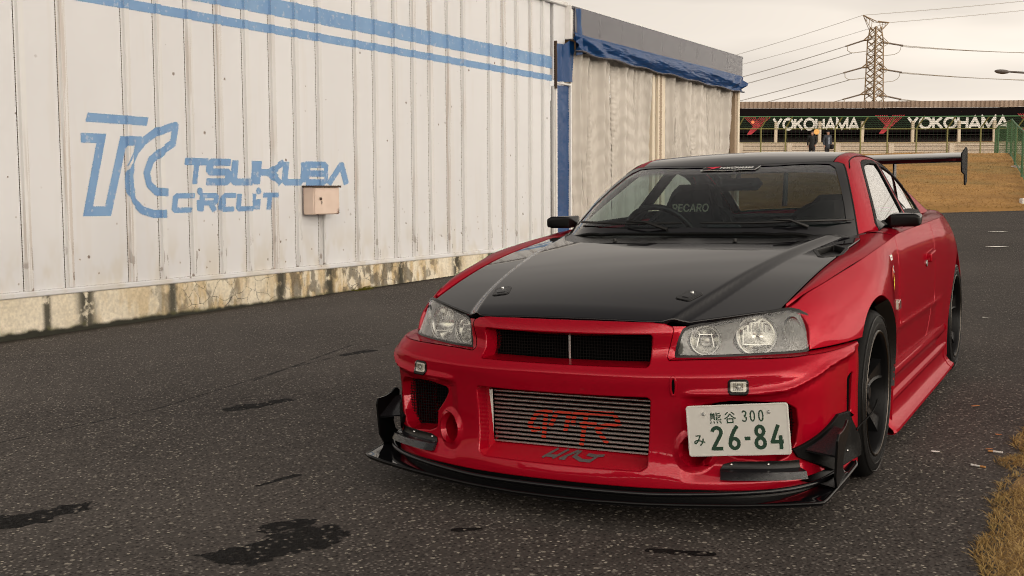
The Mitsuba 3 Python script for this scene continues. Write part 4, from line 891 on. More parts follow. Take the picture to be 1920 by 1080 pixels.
for s in (1, -1):
    f = (lambda m: m) if s > 0 else mir
    ep = Polygon([(3.385, 1.285), (3.62, 1.330), (3.68, 1.320), (3.69, 1.25), (3.66, 1.10), (3.60, 1.080), (3.545, 1.085), (3.535, 1.15), (3.40, 1.165), (3.378, 1.20)]).buffer(-.006).buffer(.006)
    e = bevel_extr(ep, .008, .002); sub(wk, 'end_plate', f(xf(e, np.array([[0, 0, 1, .80], [1, 0, 0, 0], [0, 1, 0, 0], [0, 0, 0, 1.0]]))), 'rubber')
    st = Polygon([(3.45, .96), (3.56, .96), (3.60, 1.24), (3.52, 1.25)])
    sub(wk, 'stand', f(xf(extr(st, .010), np.array([[0, 0, 1, .36], [1, 0, 0, 0], [0, 1, 0, 0], [0, 0, 0, 1.0]]))), 'black_satin')
# stickers on the left front fender, behind the wheel arch
v_ = [mv(flat(sbox(0, 0, .062, .018)), 0, 0), ]
def fen(m, y, z, mat, d=.002): sub(f'{CAR}__front_fender', 'sticker', on_side(y, z, m, d), mat)
fen(flat(unary_union([sbox(i*.0085, j*.0125, i*.0085+.006, j*.0125+.010) for i in range(8) for j in range(2)])), .455, .800, 'print_white')
fen(txm('R', .03, .02, .2), .50, .745, 'print_white')
star = Polygon([(.03*math.cos(a)*(1 if i % 2 else .45), .04*math.sin(a)*(1 if i % 2 else .45)) for i, a in enumerate(np.linspace(0, 2*np.pi, 16, endpoint=False))])
fen(flat(star), .505, .705, 'print_yellow')
fen(flat(unary_union([stroke([(0, 0), (.05, .015), (.08, .0)], .012), stroke([(.01, .02), (.05, .035), (.09, .02)], .010)])), .40, .735, 'print_orange')
# ================================================================ ground
def _sdist(p, x0, y0, x1, y1):
    """distance to a segment on the ground, and the position along it"""
    dx, dy = x1-x0, y1-y0; L = dx*dx+dy*dy
    t = dr.clip(((p.x-x0)*dx+(p.y-y0)*dy)/L, 0, 1); return dr.sqrt(dr.square(p.x-x0-t*dx)+dr.square(p.y-y0-t*dy)), t
STAINS = [  # wet tar patches: segment and half-width
 (-1.80, -1.86, -1.70, -1.60, .090), (-.74, -1.76, -.68, -1.52, .120), (-.84, -1.50, -.80, -1.40, .05), (-2.44, .14, -2.36, .42, .062), (-3.06, 1.98, -3.0, 2.18, .055), (-1.27, -1.06, -1.235, -.87, .016), (.42, -1.20, .60, -1.16, .02), (-.25, -1.25, -.2, -1.22, .02)]
WO = np.array([-6.10205068, 4.01247014, 0.0]); EN = np.array([.99913438, -.03946928, -.01313991])
def _asph(p, n, uv):
    big = fbm(p.x*.7, p.y*.7, 3, 3); mid = fbm(p.x*5, p.y*5, 9, 3)
    d1, d2, w = voronoi(p.x*62, p.y*62)
    e1, e2, w2 = voronoi(p.x*27+7, p.y*30+3)
    c = mix((.026, .0225, .0208), (.068, .0595, .054), big*.8+mid*.4)
    stone = smoothstep(.42, .18, d1)
    c = mix(c, mix((.010, .009, .009), (.23, .205, .185), w*w), stone*.78)
    c = mix(c, (.36, .33, .27), smoothstep(.945, .975, w)*smoothstep(.40, .2, d1)*.75)
    c = mix(c, (.26, .235, .20), smoothstep(.955, .98, w2)*smoothstep(.30, .16, e1)*.8)
    wet = mi.Float(0)
    wob = (fbm(p.x*9, p.y*9, 1, 4)-.5)*.17+(fbm(p.x*38, p.y*38, 5, 3)-.5)*.07
    for x0, y0, x1, y1, hw in STAINS:
        d, t = _sdist(p, x0, y0, x1, y1); wet = dr.maximum(wet, smoothstep(hw*1.04, hw*.90, d+wob*min(1, hw*9)))
    c = mix(c, (.0022, .0020, .0020), wet*(.90+.1*mid)*(1-.6*smoothstep(.88, .95, w)))
    for x0, y0, x1, y1 in ((-2.99, -1.3, -2.85, .01), (-2.85, .01, -3.06, 1.36), (-3.06, 1.36, -3.05, 2.6), (-2.95, .9, -3.3, 2.4)):
        d, t = _sdist(p, x0, y0, x1, y1); c = mix(c, (.011, .010, .010), smoothstep(.017, .006, d+dr.abs(noise(p.x*16, p.y*16)-.5)*.022)*.95)
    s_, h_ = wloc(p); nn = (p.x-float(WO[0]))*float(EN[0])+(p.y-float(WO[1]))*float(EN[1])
    c = mix(c, (.014, .012, .009), smoothstep(.30, .03, nn+.14*(fbm(p.x*5, p.y*5, 3, 3)-.5))*.8)  # contact shade along the wall base, painted into the asphalt colour
    return c
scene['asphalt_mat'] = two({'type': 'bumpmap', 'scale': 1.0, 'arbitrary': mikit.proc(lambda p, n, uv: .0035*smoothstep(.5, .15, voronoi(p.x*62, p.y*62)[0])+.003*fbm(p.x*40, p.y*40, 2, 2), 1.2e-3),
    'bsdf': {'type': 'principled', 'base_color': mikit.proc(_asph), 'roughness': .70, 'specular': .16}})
gx = np.unique(np.r_[np.linspace(-60, -8, 14), np.linspace(-8, 8, 41), np.linspace(8, 70, 14)]); gy = np.unique(np.r_[np.linspace(-60, -8, 14), np.linspace(-8, 14, 45), np.linspace(14, 140, 30)])
X, Y = np.meshgrid(gx, gy, indexing='ij'); i, j = np.meshgrid(np.arange(len(gx)-1), np.arange(len(gy)-1), indexing='ij'); k = len(gy)
q = np.stack([i*k+j, (i+1)*k+j, (i+1)*k+j+1, i*k+j+1], -1).reshape(-1, 4)
gv = np.stack([X, Y, 0*X], -1).reshape(-1, 3)
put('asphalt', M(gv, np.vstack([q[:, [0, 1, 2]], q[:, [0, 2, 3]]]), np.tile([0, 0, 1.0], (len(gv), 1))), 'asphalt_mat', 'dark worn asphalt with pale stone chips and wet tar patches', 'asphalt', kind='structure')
# dry grass verge at the right
scene['soil_mat'] = principled(mikit.proc(lambda p, n, uv: mix((.10, .060, .028), (.26, .165, .072), fbm(p.x*14, p.y*14, 5, 4))), .95)
def grass_col(a, b, c): return mikit.proc(lambda p, n, uv: mix(mix(a, b, noise(p.x*60, p.y*60, p.z*8)), c, smoothstep(.55, .85, noise(p.x*9, p.y*9, 2))))
scene['dry_grass_mat'] = two({'type': 'diffuse', 'reflectance': grass_col((.27, .165, .06), (.46, .32, .14), (.36, .25, .10))})
edge = np.array([(1.46, -3.6), (1.42, -2.4), (1.38, -1.5), (1.36, -.95), (1.355, -.60), (1.34, -.25), (1.335, .08), (1.345, .50), (1.335, .9), (1.325, 1.15), (1.36, 1.5), (1.50, 2.1), (1.72, 3.0), (2.1, 4.6), (2.6, 7), (3.4, 10)])
ex = lambda y: np.interp(y, edge[:, 1], edge[:, 0])
ys = np.linspace(-3.6, 10, 240); wob = np.array([meshkit.fbm(np.array([[y*5, 1.0, 2]]), 4)[0]-.5 for y in ys])*.16
xs_ = np.linspace(0, 1, 26)**1.6*6
V = np.array([[ex(y)+w*(1-t/6)+t, y, -.006+.035*min(1, t/.25)+.02*(meshkit.noise(np.array([[(ex(y)+t)*6, y*6, 0]]))[0]-.5)*min(1, t/.1)] for y, w in zip(ys, wob) for t in xs_])
k = len(xs_); i, j = np.meshgrid(np.arange(len(ys)-1), np.arange(k-1), indexing='ij'); q = np.stack([i*k+j, i*k+j+1, (i+1)*k+j+1, (i+1)*k+j], -1).reshape(-1, 4)
put('verge_soil', tm(trimesh.Trimesh(V, np.vstack([q[:, [0, 1, 2]], q[:, [0, 2, 3]]]), process=False), True), 'soil_mat', 'brown soil under the dry grass at the right edge', 'soil', kind='structure')
def blades(P, h, w, lean, seed, flat=.6):
    """grass blades: bent narrow triangles at points P"""
    r = np.random.default_rng(seed); n = len(P); a = r.uniform(0, 2*np.pi, n); b = r.uniform(0, 2*np.pi, n)
    hh = h*r.uniform(.45, 1.3, n); le = lean*hh*r.uniform(.2, 1.6, n)
    sd = np.stack([np.cos(a), np.sin(a), 0*a], 1)*w/2; ln = np.stack([np.cos(b)*le, np.sin(b)*le, 0*a], 1)
    m = P+ln*.45+np.stack([0*a, 0*a, hh*.62], 1); tip = P+ln+np.stack([0*a, 0*a, hh*(1-flat*.5*r.uniform(0, 1, n))], 1)
    V = np.stack([P-sd, P+sd, m-sd*.8, m+sd*.8, tip], 1).reshape(-1, 3); o = np.arange(n)[:, None]*5
    return facet(M(V, np.vstack([o+[0, 1, 3], o+[0, 3, 2], o+[2, 3, 4]])))
r_ = np.random.default_rng(3); n = 60000
yy = r_.uniform(-1.8, 3.2, n); tt = r_.uniform(0, 1, n)**1.3*1.3
dens = meshkit.fbm(np.stack([(ex(yy)+tt)*7, yy*7, 0*yy], 1), 3)
wv_ = np.interp(yy, ys, wob); keep = r_.uniform(0, 1, n) < np.clip((dens-.22)*3.2, .12, 1)
P_ = np.stack([ex(yy)+wv_*(1-tt/6)+tt-.012, yy, .0*tt+.012*np.minimum(1, tt/.1)], 1)[keep]
put('dry_grass', blades(P_, .020, .0032, 1.7, 5, .8), 'dry_grass_mat', 'short dry straw coloured grass at the lower right edge', 'grass', kind='stuff')
# litter on the asphalt
scene['litter_white'] = principled((.72, .70, .66), .6); scene['litter_tan'] = principled((.50, .24, .08), .7); scene['leaf_mat'] = principled((.42, .16, .05), .7)
def butt(x, y, a, label):
    k = free('cigarette_butt'); tag(k, label, 'cigarette butt')
    c = math.cos(a), math.sin(a)
    put(f'{k}__paper', tube([(x, y, .005), (x+.038*c[0], y+.038*c[1], .005)], .0040, 8), 'litter_white'); put(f'{k}__filter', tube([(x+.038*c[0], y+.038*c[1], .005), (x+.058*c[0], y+.058*c[1], .005)], .0041, 8), 'litter_tan')
butt(1.295, .555, 3.0, 'white cigarette butt with tan tip lying by the grass, farther one of two')
butt(1.20, .292, -.35, 'white cigarette butt lying slanted on the asphalt, nearest the viewer')
def scrap(x, y, w, l, a, mat, label, key='paper_scrap', cat_='paper', seed=0):
    g = affinity.rotate(affinity.scale(Point(0, 0).buffer(.5, quad_segs=3), l, w), a); v, f = gridclip(g, 9, 9)
    z = .006+.006*meshkit.noise(np.c_[v*40, np.full(len(v), seed)]); 
    o = M(np.c_[v[:, 0]+x, v[:, 1]+y, z], f); o2 = M(o.v-[0, 0, .0015], o.f[:, ::-1]); put(key, facet(o) if False else cat([facet(o), facet(o2)]), mat, label, cat_)
scrap(1.045, .46, .025, .035, 20, 'litter_white', 'small white crumpled paper scrap by the front wheel', seed=1)
scrap(-.39, 20.0, .18, .38, 8, 'litter_white', 'white paper scrap far off on the asphalt, farther one of two', seed=2)
scrap(.03, 15.0, .16, .36, -5, 'litter_white', 'white paper scrap far off on the asphalt, nearer one of two', seed=3)
scrap(1.09, 1.53, .02, .045, 30, 'leaf_mat', 'small orange leaf on the asphalt beside the side skirt', 'fallen_leaf', 'leaf', 4)
scrap(1.25, .89, .015, .032, -20, 'leaf_mat', 'small orange leaf on the asphalt near the grass edge', 'fallen_leaf', 'leaf', 5)
scrap(1.24, .585, .014, .030, 10, 'leaf_mat', 'tiny brown leaf touching the cigarette butt by the grass', 'fallen_leaf', 'leaf', 6)
scrap(.78, 5.30, .02, .05, 0, 'litter_white', 'tiny white scrap on the asphalt behind the rear wheel', seed=7)
# ================================================================ white ribbed steel building
WO = np.array([-6.10205068, 4.01247014, 0.0]); ES = np.array([.03928944, .9991343, -.01367427]); EN = np.array([.99913438, -.03946928, -.01313991]); EH = np.array([.01366825, .01314618, .99982016])
WM = np.eye(4); WM[:3, 0], WM[:3, 1], WM[:3, 2], WM[:3, 3] = ES, EH, EN, WO       # local: x along the wall, y up, z out
def wloc(p):
    d = [p.x-float(WO[0]), p.y-float(WO[1]), p.z]
    return (d[0]*float(ES[0])+d[1]*float(ES[1])+d[2]*float(ES[2]), d[0]*float(EH[0])+d[1]*float(EH[1])+d[2]*float(EH[2]))
def wbox(s0, s1, h0, h1, n0, n1, c=.004): return xf(mv(cbox(s1-s0, h1-h0, n1-n0, c), (s0+s1)/2, (h0+h1)/2, (n0+n1)/2), WM)
def _wallc(p, n, uv):
    s, h = wloc(p)
    big = fbm(s*.9, h*.5, 4, 3); c = mix((.565, .565, .575), (.65, .652, .662), big)
    c = mix(c, (.56, .52, .47), smoothstep(.62, .85, fbm(s*9, h*.8, 6, 4))*.22)
    # chalky grime that gathers low down
    c = mix(c, (.50, .45, .36), smoothstep(.95, .34, h)*smoothstep(.40, .75, fbm(s*6, h*3, 2, 4))*.55)
    # rust freckles
    d1, d2, w = voronoi(s*4.2, h*4.2); sp = smoothstep(.070, .035, d1/(0.25+1.1*cell_rand(w*997))); c = mix(c, (.10, .055, .03), sp*smoothstep(.80, .88, w)*.8)
    d1, d2, w = voronoi(s*13+5, h*13); c = mix(c, (.22, .15, .10), smoothstep(.16, .07, d1)*smoothstep(.95, .965, w)*.8*smoothstep(1.5, .4, h))
    return c
scene['wall_paint'] = two({'type': 'bumpmap', 'arbitrary': mikit.proc(lambda p, n, uv: .006*fbm(wloc(p)[0]*1.6, wloc(p)[1]*.9, 1, 3), 4e-3), 'bsdf': {'type': 'principled', 'base_color': mikit.proc(_wallc), 'roughness': .42, 'specular': .4}})
def _ribc(p, n, uv):
    s, h = wloc(p); k = dr.floor(s*2.6)
    c = mix((.55, .545, .54), (.63, .628, .622), fbm(s*3, h*.7, 1, 3))
    run = smoothstep(.45, .8, fbm(k*7.3, h*.9, 3, 3)+.45*cell_rand(k, 3)-.18)
    c = mix(c, (.30, .185, .10), run*smoothstep(.35, .7, noise(s*140, h*2.2, 1))*.34)
    c = mix(c, (.11, .06, .03), smoothstep(.72, .80, noise(s*60, h*9, 3))*smoothstep(.9, .3, h)*.7)
    return c
scene['rib_paint'] = principled(mikit.proc(_ribc), .45)
def _plinth(p, n, uv):
    s, h = wloc(p)
    c = mix((.54, .475, .35), (.72, .66, .54), fbm(s*2.2, h*2.2, 3, 4))
    st = fbm(s*15, h*4.0, 6, 4); zone = smoothstep(.42, .68, fbm(s*.9, 2.0, 8, 3)+.10*cell_rand(dr.floor(s*.7)))
    left = smoothstep(-2.0, -1.3, s)
    c = mix(c, (.42, .28, .10), smoothstep(.42, .70, st)*(.22+.45*zone)*left)
    c = mix(c, (.055, .045, .032), smoothstep(.56, .74, fbm(s*13+3, h*8, 1, 4)+.20*zone-.06)*(.10+.75*zone)*left*.85)
    # the two black mossy patches
    for s0, w0 in ((-1.53, .15), (-1.93, .06), (-.55, .08), (.95, .10), (1.75, .12), (4.35, .16), (3.1, .10), (5.2, .14)):
        c = mix(c, (.030, .028, .018), smoothstep(1, .2, dr.abs(s-s0)/w0)*smoothstep(.30, .62, fbm(s*17, h*15, 3, 4)+.26*fbm(s*45, h*45, 5, 2)+.04-h*.30)*.93)
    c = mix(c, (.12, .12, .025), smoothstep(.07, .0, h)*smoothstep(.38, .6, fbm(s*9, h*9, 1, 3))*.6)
    c = c*(.78+.44*fbm(s*55, h*55, 2, 3))
    # hair cracks
    d1, d2, w = voronoi(s*6+.6*noise(s*8, h*8), h*7+.6*noise(s*8, h*8, 4)); c = mix(c, (.06, .05, .04), smoothstep(.045, .010, d2-d1)*smoothstep(.25, .6, noise(s*1.7, 1))*.85*left)
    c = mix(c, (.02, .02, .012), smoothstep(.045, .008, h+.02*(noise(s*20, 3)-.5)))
    return c
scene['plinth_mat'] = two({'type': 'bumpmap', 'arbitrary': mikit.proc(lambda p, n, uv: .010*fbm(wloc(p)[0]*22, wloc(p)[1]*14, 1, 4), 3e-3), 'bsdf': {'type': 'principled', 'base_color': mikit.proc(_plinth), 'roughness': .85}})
def _blue(p, n, uv):
    s, h = wloc(p); w = fbm(s*7, h*5, 2, 4)
    return mix(mix((.115, .235, .44), (.185, .315, .50), w), (.40, .45, .52), smoothstep(.66, .80, fbm(s*34, h*26, 5, 3))*.55)
scene['blue_paint'] = principled(mikit.proc(_blue), .5)
B = 'steel_building'; tag(B, 'long white ribbed steel building with faded blue stripes and lettering, left of the car', 'building')
RIBS = [-2.07, -1.665, -.985, -.615, -.235, .15, .532, .92, 1.285, 1.665, 2.32, 2.68, 3.075, 3.455, 3.823, 4.23, 4.59, 5.25, 5.62, 6.0, 6.395, 6.77]
ALL = [-14.1, -13.7, -13.3, -12.9, -12.5, -12.1, -11.5, -11.1, -10.7, -10.3, -9.9, -9.5, -9.1, -8.5, -8.1, -7.7, -7.3, -6.9, -6.5, -6.1, -5.4, -5.0, -4.6, -4.25, -3.9, -3.5, -3.15, -2.45] + RIBS
H0, H1 = .352, 3.90
RB = 0.036      # half-width of a rib
edges = [-14.5] + ALL + [7.06]
for a, b in zip(edges[:-1], edges[1:]):
    put(f'{B}__wall_panel', wbox(a if a > -14.4 else a, b-(RB+.017), H0, H1, -.03, -.0+.0008*rng.uniform(-1, 1), .0005), 'wall_paint')  # stops short of the next rib: the dark gap stands in for its shadow
def ribmesh(s):
    pr = [(-RB-.010, 0), (-RB, .004), (-RB+.010, .030), (RB-.010, .030), (RB, .004), (RB+.008, 0)]
    P = np.array(pr); v = np.vstack([np.c_[s+P[:, 0], np.full(6, H0), P[:, 1]], np.c_[s+P[:, 0], np.full(6, H1), P[:, 1]]]); i = np.arange(5)
    return xf(facet(M(v, np.vstack([np.stack([i+1, i, i+6], 1), np.stack([i+1, i+6, i+7], 1)])[:, ::-1])), WM)
for s in ALL: put(f'{B}__rib', ribmesh(s), 'rib_paint')
put(f'{B}__base_trim', wbox(-14.5, 7.06, .302, .350, -.02, .040, .008), 'wall_paint', 'sheet steel trim along the foot of the ribbed wall')
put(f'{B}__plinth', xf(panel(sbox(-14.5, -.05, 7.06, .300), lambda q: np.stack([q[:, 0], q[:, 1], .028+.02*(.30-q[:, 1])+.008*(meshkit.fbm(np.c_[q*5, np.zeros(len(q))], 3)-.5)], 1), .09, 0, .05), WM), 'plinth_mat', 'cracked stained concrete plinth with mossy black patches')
put(f'{B}__corner_trim', wbox(7.061, 7.085, H0, 2.70, -.02, .034, .006), 'rib_paint')
put(f'{B}__upper_corner', wbox(7.061, 7.43, 2.80, H1+.04, -.03, .030, .004), 'wall_paint')
put(f'{B}__roof_edge', wbox(-14.5, 7.45, H1+.005, H1+.07, -.35, .07, .01), 'rib_paint', 'rust stained roof edge')
put(f'{B}__end_wall', wbox(-14.5, 7.05, 0, H1, -6, -.034, .01), 'rib_shadow_brown')
scene['rib_shadow_brown'] = principled((.17, .13, .10), .8)  # brown behind the rib gaps, imitates the shadow line beside each rib
# painted stripes and lettering follow the ribs
def wprof(s):
    d = np.full_like(s, 9.0); R_ = np.array(ALL); d = np.abs(s[:, None]-R_[None]).min(1)
    return np.interp(d, [0, RB-.010, RB, RB+.010], [.030, .030, .004, .0008])
_br = np.sort(np.concatenate([np.array(RIBS)+o for o in (-RB-.010, -RB, -RB+.010, RB-.010, RB, RB+.010)]))
def on_wall(poly, lift_=.0022):
    """a coat of paint: the polygon cut at every fold of the ribs and laid on them"""
    cuts = np.r_[-20, _br, 20]; out = []
    x0, _, x1, _ = poly.bounds
    for a, b in zip(cuts[:-1], cuts[1:]):
        if b < x0 or a > x1: continue
        for p in polys(poly.intersection(sbox(a, -5, b, 9))):
            v, f = ear(p); e = 1e-4
            z = np.interp(v[:, 0], [a, b], [wprof(np.array([a+e]))[0], wprof(np.array([b-e]))[0]])
            c = p.centroid
            nz = z+lift_
            t = v[f]; ar = (t[:, 1, 0]-t[:, 0, 0])*(t[:, 2, 1]-t[:, 0, 1])-(t[:, 1, 1]-t[:, 0, 1])*(t[:, 2, 0]-t[:, 0, 0])
            f = np.where((ar < 0)[:, None], f[:, ::-1], f)
            sl = (z.max()-z.min())/max(b-a, 1e-6) if b-a < .05 else 0
            xo = v[:, 0] + (-np.sign(z[np.argmax(v[:, 0])]-z[np.argmin(v[:, 0])])*lift_*.8 if sl > .3 else 0)
            out.append(facet(M(np.c_[xo, v[:, 1], nz], f)))
    return xf(cat(out), WM)
put(f'{B}__stripe', on_wall(sbox(-13, 2.953, 7.05, 3.127)), 'blue_paint', 'broad faded blue stripe')
put(f'{B}__stripe', on_wall(sbox(-13, 2.768, 7.05, 2.856)), 'blue_paint', 'narrow faded blue stripe below the broad one')
bar = Polygon([(-1.420, 1.836), (-.746, 1.829), (-.771, 1.752), (-1.448, 1.757)])
Tl = LineString([(-1.502, 1.619), (-1.285, 1.620), (-1.455, .992), (-1.240, .990), (-1.045, 1.607), (-.83, 1.612)]).buffer(.042, cap_style=2, join_style=2)
Cc = LineString([(-.566, .953), (-.721, .955), (-.856, .992), (-.956, 1.074), (-1.002, 1.189), (-1.007, 1.314), (-.971, 1.418), (-.908, 1.522), (-.815, 1.611), (-.66, 1.704), (-.422, 1.768), (-.462, 1.605), (-.605, 1.53), (-.731, 1.445), (-.789, 1.328), (-.763, 1.224), (-.682, 1.159), (-.535, 1.149)]).buffer(.037, cap_style=2, join_style=1)
gap = LineString([(-.985, 1.600), (-.93, 1.56), (-.965, 1.44), (-1.045, 1.33), (-1.06, 1.2)]).buffer(.012)
put(f'{B}__letter', on_wall(bar), 'blue_paint'); put(f'{B}__letter', on_wall(Tl.difference(Cc.buffer(.018)).union(LineString([(-1.0, 1.612), (-.83, 1.612)]).buffer(.042, cap_style=2).difference(gap))), 'blue_paint'); put(f'{B}__letter', on_wall(Cc.difference(gap), .0028), 'blue_paint')
def letter(st, x0, x1, y0, y1, w, shear):
    out = []
    for l in st:
        k = 1.36; wx = w*k; l = [((x0+x*(x1-x0-wx)+wx/2)/k, y0+y*(y1-y0-w)+w/2) for x, y in l]
        g = affinity.scale(LineString(l).buffer(w/2, cap_style=2, join_style=2), k, 1, origin=(0, 0))
        out.append(g)
    g = unary_union(out).buffer(-.010).buffer(.010)
    return affinity.affine_transform(g, [1, shear, 0, 1, -shear*y0, 0])
e0, e1 = -.12, 1.12
LT = {'T': [[(e0, 1), (e1, 1)], [(.45, 1), (.45, e0)]], 'S': [[(1.05, 1), (.1, 1), (0, .9), (0, .6), (.1, .5), (.9, .5), (1, .4), (1, .1), (.9, 0), (-.1, 0)]], 'U': [[(0, e1), (0, .1), (.1, 0), (.9, 0), (1, .1), (1, e1)]],
      'K': [[(0, e1), (0, e0)], [(1.05, 1.1), (.45, .52), (.1, .52)], [(.45, .52), (1.0, -.1)]], 'B': [[(0, 0), (.9, 0), (1, .1), (1, .4), (.9, .5), (.1, .5)], [(.9, .5), (.97, .6), (.97, .9), (.88, 1), (0, 1), (0, 0)]],
      'A': [[(-.05, -.1), (.58, 1.0), (.62, 1.0), (1.02, -.1)]], 'C': [[(1.05, 1), (.1, 1), (0, .9), (0, .1), (.1, 0), (1.0, 0)]], 'R': [[(0, e0), (0, 1), (.9, 1), (1, .9), (1, .6), (.9, .48), (.1, .48)], [(.6, .48), (1, e0)]], 'i': [[(.5, .72), (.5, e0)]]}
for ch, x0, x1 in (('T', -.375, -.035), ('S', -.075, .285), ('U', .268, .620), ('K', .605, 1.06), ('U', 1.022, 1.375), ('B', 1.368, 1.775), ('A', 1.765, 2.155)):
    put(f'{B}__letter', on_wall(letter(LT[ch], x0, x1, 1.216, 1.476, .069, .17)), 'blue_paint')
for ch, x0, x1 in (('C', -.508, -.235), ('i', -.205, -.135), ('R', -.165, .088), ('C', .095, .352), ('U', .340, .615), ('i', .612, .680), ('T', .705, .955)):
    g = letter(LT[ch], x0, x1, .958, 1.143, .050, .17)
    if ch == 'i': g = unary_union([letter(LT[ch], x0, x1, .958, 1.143, .062, .17), affinity.translate(Point(0, 0).buffer(.036), (x0+x1)/2+.034, 1.160)])
    put(f'{B}__letter', on_wall(g), 'blue_paint')
# meter box on the wall
def _boxc(p, n, uv):
    s, h = wloc(p); c = mix((.55, .42, .34), (.68, .55, .47), fbm(s*6, h*6, 1, 3))
    e = dr.maximum(smoothstep(.018, .0, h-.905+.03*noise(s*30, h*30)), smoothstep(.016, 0, 1.205-h+.012*noise(s*30, h*30)))
    return mix(c, (.10, .045, .02), dr.maximum(e, smoothstep(.07, .02, dr.sqrt(dr.square(s-1.765)+dr.square(h-.92))))*.9)
scene['box_paint'] = principled(mikit.proc(_boxc), .55); scene['rust_dark'] = principled((.05, .03, .018), .8)
MB = 'meter_box'; tag(MB, 'small rusty cream steel box fixed to the white ribbed wall below the lettering', 'utility box')
put(f'{MB}__case', wbox(1.335, 1.765, .905, 1.205, .03, .17, .006), 'box_paint'); put(f'{MB}__door', wbox(1.345, 1.758, .912, 1.190, .170, .182, .004), 'box_paint')
put(f'{MB}__lid', wbox(1.32, 1.78, 1.196, 1.216, .025, .198, .004), 'rust_dark')
put(f'{MB}__lock', xf(mv(tm(trimesh.creation.cylinder(.014, .02, sections=16)), 1.435, 1.075, .186), WM), 'rust_dark'); put(f'{MB}__key_tag', wbox(1.452, 1.460, 1.015, 1.055, .182, .187, .001), 'rust_dark')
put(f'{MB}__conduit', xf(tube([(1.665, .36, .045), (1.665, .91, .045)], .016, 10), WM), 'rib_paint')
put('moss_tuft', xf(blades(np.stack([nrng.normal(2.28, .10, 420), np.abs(nrng.normal(.0, .02, 420)), nrng.uniform(.05, .12, 420)], 1), .07, .008, .7, 11), WM @ np.eye(4)), 'moss_mat', 'small tuft of yellow green moss at the foot of the stained plinth', 'moss', kind='stuff')
scene['moss_mat'] = two({'type': 'diffuse', 'reflectance': rgb(.13, .12, .015)})
# ================================================================ tent garage beside the steel building (same wall frame)
TG = 'tent_garage'; tag(TG, 'tent garage with blue fabric valance and pale grey curtains, next to the white building', 'tent')
scene['fascia_mat'] = rplastic(mikit.proc(lambda p, n, uv: mix((.085, .082, .115), (.105, .10, .132), fbm(p.y*2, p.z*2, 1, 2))), .10)
scene['blue_tarp'] = two({'type': 'roughplastic', 'diffuse_reflectance': mikit.proc(lambda p, n, uv: mix((.006, .065, .22), (.022, .12, .34), fbm(p.y*3, p.z*3, p.x*3, 3))), 'int_ior': 1.4, 'alpha': .22, 'nonlinear': True})
scene['curtain_cloth'] = principled(mikit.proc(lambda p, n, uv: mix((.43, .395, .35), (.55, .51, .46), fbm(p.y*1.5, p.z*.7, 2, 3))), .55, sheen=.4)
scene['cream_steel'] = principled((.62, .54, .42), .5); scene['white_trim'] = principled((.72, .70, .68), .5); scene['brown_steel'] = principled((.30, .22, .15), .55)
def wsheet(poly, fn, h, hy=None): return xf(panel(poly, lambda q: fn(q[:, 0], q[:, 1]), h, 0, 0, hy=hy), WM)
def wr(s, h, z): return np.stack([s, h, z], 1)
# fascia of smooth boards, one long seam each
fe = [7.50]+[8.35, 9.2, 10.05, 10.9, 11.75, 12.6, 13.45, 14.3]+[15.24]
for a, b in zip(fe[:-1], fe[1:]):
    put(f'{TG}__fascia_board', xf(mv(cbox(b-a-.004, .40, .03, .004), (a+b)/2, 3.70, .145), WM), 'fascia_mat')
put(f'{TG}__roof_sheet', xf(mv(cbox(7.86, .05, 5.0, .01), 11.38, 3.89, -2.35), WM), 'fascia_mat')
put(f'{TG}__end_curtain', xf(mv(cbox(.05, 3.2, 4.9, .01), 15.28, 1.6, -2.5), WM), 'curtain_cloth')
def nz(s, h, k): return meshkit.fbm(np.stack([s, h, np.full_like(s, k)], 1), 4)
def val(s, h):
    t = (3.52-h)/.32; lo = 3.245-.011*(s-7.5)
    n = nz(s*.55, h*6+(s*.35), 3); n2 = nz(s*1.7+h*2.5, h*13, 9)
    cr = np.exp(-(s-7.45)/.9); ce = np.exp(-(15.26-s)/.6)
    drape = .05*np.sin((h-3.5+.30*np.minimum(s-7.45, 1.3))*26)*cr + .05*np.sin((h-3.5+.42*np.minimum(15.26-s, .9))*30)*ce
    return wr(s, h, .165+.06*np.sin(np.clip(t, 0, 1)*np.pi)+.09*(n-.5)*np.clip(t*3, 0, 1)+.05*(n2-.5)*np.clip(t*4, 0, 1)+drape*np.clip(t*3, 0, 1))
vp = Polygon([(7.47, 3.525)]+[(s, 3.505) for s in np.linspace(7.8, 15.0, 20)]+[(15.265, 3.48), (15.268, 3.165)]+[(s, 3.243-.0098*(s-7.5)+.02*math.sin(s*5.1)*.6) for s in np.linspace(15.1, 7.8, 60)]+[(7.465, 3.235)])
put(f'{TG}__valance', wsheet(vp, val, .045, .014), 'blue_tarp', 'wrinkled blue fabric valance above the curtains')
bot = np.array([(s, 3.243-.0098*(s-7.5)+.02*math.sin(s*5.1)*.6) for s in np.linspace(7.47, 15.26, 160)])
bp_ = val(bot[:, 0], bot[:, 1]); put(f'{TG}__valance_hem', xf(tube(bp_, .014, 6), WM), 'fascia_mat')
